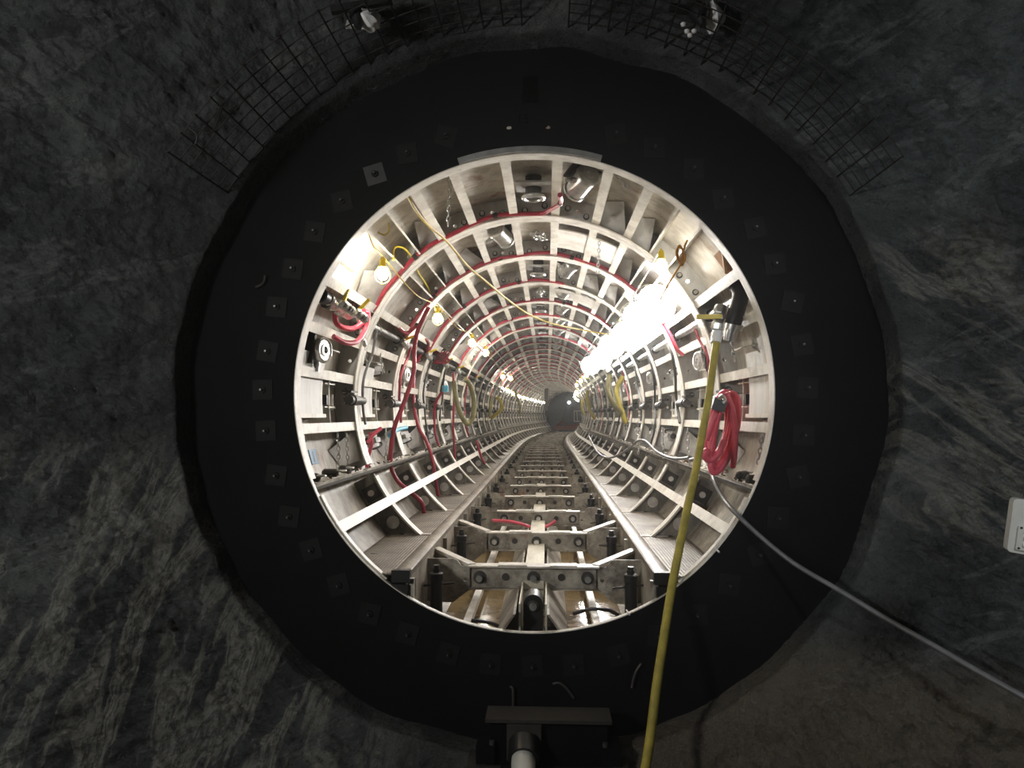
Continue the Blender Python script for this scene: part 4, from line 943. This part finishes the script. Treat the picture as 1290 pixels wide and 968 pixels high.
# ------------------------------------------------------------------ things in the chamber
for s, a0, a1, lab in ((-1, -57, -1, 'rusty welded wire mesh strip over the upper left of the portal'), (1, 6, 59, 'rusty welded wire mesh strip over the upper right of the portal')):
    g = empty('wire_mesh', lab, 'mesh', (0, 5.6, 2.9), 0, 'welded wire mesh over the portal'); inv = Matrix.Translation(-g.location)
    ya, yb = (5.05, 6.08) if s < 0 else (5.15, 6.0)
    RM = 2.94
    mb = MB(); a = a0
    while a <= a1 + .1:
        w = random.uniform(-.25, .25)
        ln = [Vector((RM * sin(R(a + w * t)) * (1 + .014 * (1 - t)), ya + (yb - ya) * t, RM * cos(R(a + w * t)) * (1 + .014 * (1 - t)))) for t in (0, .33, .66, 1)]
        mb.tube(ln, .0066, M['wire'], 6, 2); a += 3.1
    o = mb.build('long_wires', g); o.matrix_parent_inverse = inv
    mb = MB()
    for j in range(7):
        t = (j + .15) / 7; y = ya + (yb - ya) * t
        mb.tube([Vector((RM * sin(R(a0 + (a1 - a0) * i / 24)) * (1 + .014 * (1 - t)), y + .006 * sin(i), RM * cos(R(a0 + (a1 - a0) * i / 24)) * (1 + .014 * (1 - t)))) for i in range(25)], .0052, M['wire'], 5, 1)
    o = mb.build('cross_wires', g); o.matrix_parent_inverse = inv
hose([W(280, 134, 5.05), W(272, 160, 5.03), W(262, 167, 5.02), (W(250, 163, 5.01)), W(238, 160, 5.01), W(248, 170, 5.03), W(246, 182, 5.05)], .006, 'wire', 'bent tie wire at the left end of the wire mesh', 'wire', 'wire', n=6)
def wrap(px, py, D, lab, flip, sc_):
    o = empty('wrapped_lamp', lab, 'lamp', W(px, py, D), 0, 'unlit lamps wrapped in plastic')
    c = [Vector((0, -.1, 0)), Vector((-.26, 0, .06)), Vector((-.05, .05, .16)), Vector((.12, 0, .17)), Vector((.17, .03, .03)), Vector((.10, -.02, -.07)), Vector((.02, 0, .03)), Vector((-.12, .0, -.15)), Vector((-.2, .02, -.05))]
    mb = MB(); V = []; F = []; n = 34
    tips = [(-.16, .02, -.02), (.0, 0, .10), (.15, .03, .09), (.17, .02, -.02), (.11, .0, -.09)] if not flip else [(.0, 0, .14), (.13, .02, .02), (.06, .0, -.09), (-.0, .02, -.10), (-.02, .03, .02)]
    rows = 9
    for j in range(rows + 1):
        for i in range(n):
            t = i / n * len(tips); q = int(t); f = t - q; p = Vector(tips[q]).lerp(Vector(tips[(q + 1) % len(tips)]), f)
            u = j / rows; cc = Vector((sum(x[0] for x in tips) / 5, -.06, sum(x[2] for x in tips) / 5))
            v = cc.lerp(p, sin(u * pi / 2)) + Vector((0, .10 * u * u - .03 * sin(u * pi), 0)); v += .028 * noise.noise_vector(v * 14 + Vector((px, 0, 0)))
            V.append(v * sc_)
    for j in range(rows):
        for i in range(n): k = (i + 1) % n; F.append((j * n + i, j * n + k, (j + 1) * n + k, (j + 1) * n + i))
    b0 = len(V)
    V += [v + Vector((0, .012, 0)) for v in V[:b0]]; F += [tuple(b0 + i for i in reversed(f)) for f in F[:]]
    mb.add(V, F, M['white']); mb.build('plastic_wrap', o, 'crumpled white plastic sheet')
    mb = MB(); x = -.03 if not flip else -.12
    mb.lathe((x * sc_, .03, .10 * sc_), (0.15, -.4, -1), [(0, .05 * sc_), (.04, .075 * sc_), (.12 * sc_, .08 * sc_), (.17 * sc_, .05 * sc_), (.24 * sc_, .03 * sc_)], M['black'], 12); mb.bar((x * sc_ - .2, .04, .08), (x * sc_ + .25, .06, .16 if not flip else .02), .05, .05, M['black']); mb.build('fitting', o)
    if flip:
        mb = MB()
        for dx, dz in ((-.24, -.06), (-.21, -.12), (-.185, -.155), (-.15, -.12)): mb.lathe((dx * sc_, .0, dz * sc_), (0, 0, -1), [(0, .006), (.01, .02), (.03, .016), (.035, .003)], M['white'], 8)
        mb.build('plastic_scrap', o)
    return o
wrap(453, 22, 5.35, 'unlit lamp in crumpled white plastic at the upper left of the portal', False, .8)
wrap(897, 18, 5.5, 'unlit lamp in torn white plastic at the upper right of the portal', True, .88)
# bent bar stubs on the lower bulkhead
for pts, t in ((((642, 865), (646, 868), (646.5, 878), (646.5, 890)), 'left of the lower prop'), (((696, 862), (705, 861), (714, 868), (723, 880)), 'above the lower prop'), (((808, 836), (802, 845), (798, 856), (796, 867)), 'beside the yellow hose'), (((322, 362), (329, 359), (333, 354), (334, 347)), 'high on the left of the black bulkhead')):
    tag(MB().tube([W(x, y, D0 - .06) for x, y in pts], .010, M['dark'], 8, 8, ridged=.25).build('bent_bar'), 'bent ribbed steel bar stub ' + t, 'bar', 'bent bar stubs on the bulkhead')
for a, b, t in (((900, 690), (906, 696), 'right'), ((789, 769), (793, 775), 'lower right')):
    tag(MB().cyl(W(*a, D0 - .05), W(*b, D0 - .12), .008, M['palebolt'], 6).build('pin_stub'), 'pale pin sticking out at the %s edge of the round opening' % t, 'pin')
# beam and prop at the foot of the bore
yb = 5.86; A = W(612, 902, yb); B = W(770, 902, yb); zt = A.z; x0, x1 = A.x, B.x
bm_ = empty('prop_beam', 'heavy black steel beam lying across the foot of the bore', 'beam', ((x0 + x1) / 2, yb, zt - .36)); bm_['kind'] = 'thing'; L = (x1 - x0) / 2
MB().box((-L, -.07, .335), (L, .20, .36), M['dark']).build('top_flange', bm_)  # lighter steel than the web paints in the light on this flange
mb = MB(); mb.box((-L + .03, .0, .02), (L - .03, .03, .335), M['bulk']); mb.build('web', bm_)
MB().box((-L, -.07, .0), (L, .20, .022), M['bulk2']).build('bottom_flange', bm_)
for s in (-1, 1):
    mb = MB(); mb.box((s * L - .07, -.06, .022), (s * L + .07, .15, .16), M['bulk']); mb.box((s * L - .14, -.10, -.02), (s * L + .12, .2, .02), M['dark']); mb.build('foot', bm_)
    mb = MB(); mb.cyl((s * L - .05 * s, -.04, .15), (s * L - .05 * s, -.04, .19), .02, M['dullbolt'], 8); mb.build('bolt', bm_)
pr = empty('prop', 'grey pipe prop with square head plate braced against the black beam', 'prop', W(660, 930, yb - .06))
mb = MB(); c = Vector((0, 0, 0)); mb.box((-.13, .0, -.17), (.13, .02, .10), M['dark']); mb.build('head_plate', pr)
MB().cyl((0, .0, -.04), (.0, -.14, -.10), .115, M['black'], 24).build('sleeve', pr)
MB().cyl((0, -.10, -.08), (.02, -1.3, -.55), .088, M['box'], 24).build('tube', pr)
# grey box at the right edge
bx = empty('lamp_box', 'pale grey enamel lamp box at the right edge of the rock', 'lamp', W(1288, 664, 4.2), R(-18)); bx.rotation_euler = (0, R(8), R(-18))
def rbox(w, d, h, m, r=.02):
    out = []
    for sx, sz, a0 in ((1, 1, 0), (-1, 1, 90), (-1, -1, 180), (1, -1, 270)):
        for i in range(5): a = R(a0 + 22.5 * i); out.append((sx * (w / 2 - r) + r * cos(a), sz * (h / 2 - r) + r * sin(a)))
    return MB().plate(out, [], d, m, lambda u, v, w_: (u, w_, v))
ox = .055
o = rbox(.26, .09, .29, M['box']).build('casing', bx); o.location = (ox + .02, 0, 0)
o = rbox(.22, .012, .13, M['box'], .008).build('cover', bx); o.location = (ox + .035, -.012, -.06)
for z in (-.02, -.055, -.09): o = rbox(.17, .012, .024, M['white'], .008).build('louvre', bx); o.location = (ox + .04, -.022, z)
for z in (-.005, -.115): o = MB().cyl((ox - .062, -.012, z), (ox - .062, -.016, z), .006, M['black'], 8).build('screw', bx)

# ------------------------------------------------------------------ camera, light of the chamber, view
cam = bpy.data.cameras.new('camera'); co = bpy.data.objects.new('camera', cam); col.objects.link(co)
cam.sensor_width = 36; cam.lens = FPX * 36 / 1290; cam.clip_start = .05; cam.clip_end = 300
co.location = CAM; co.rotation_euler = (R(90 + 2.41), 0, R(2.65)); sc.camera = co
def area(name, loc, tgt, size, power, c):
    l = bpy.data.lights.new(name, 'AREA'); l.energy = power; l.size = size; l.color = c
    o = bpy.data.objects.new(name, l); col.objects.link(o); o.location = loc; o.rotation_euler = (Vector(tgt) - Vector(loc)).to_track_quat('-Z', 'Y').to_euler(); return o
area('chamber_lamp_left', (-3.9, .2, .9), (.5, 5.6, .2), .6, 160, (1, .98, .93))
l = bpy.data.lights.new('chamber_fill_right', 'SPOT'); l.energy = 290; l.spot_size = R(82); l.spot_blend = .7; l.shadow_soft_size = .2; l.color = (.9, .95, 1)  # unseen fill spot, added to brighten the rock on the right
o = bpy.data.objects.new('chamber_fill_right', l); col.objects.link(o); o.location = (3.1, .5, 1.5); o.rotation_euler = (Vector((3.9, 5, .3)) - o.location).to_track_quat('-Z', 'Y').to_euler()
w = bpy.data.worlds.new('world'); sc.world = w; w.use_nodes = True
w.node_tree.nodes['Background'].inputs[0].default_value = (.7, .85, 1, 1); w.node_tree.nodes['Background'].inputs[1].default_value = .002
vo = w.node_tree.nodes.new('ShaderNodeVolumeScatter'); vo.inputs['Density'].default_value = .0016; vo.inputs['Anisotropy'].default_value = .72
w.node_tree.links.new(vo.outputs[0], w.node_tree.nodes['World Output'].inputs['Volume'])   # thin haze added to stand in for lens glow around the lamps
vs_ = sc.view_settings; vs_.view_transform = 'Standard'; vs_.look = 'None'; vs_.gamma = 1; vs_.use_curve_mapping = False; vs_.exposure = 0
sc.cycles.use_denoising = True; sc.cycles.sample_clamp_indirect = 6; sc.cycles.max_bounces = 8; sc.cycles.diffuse_bounces = 5
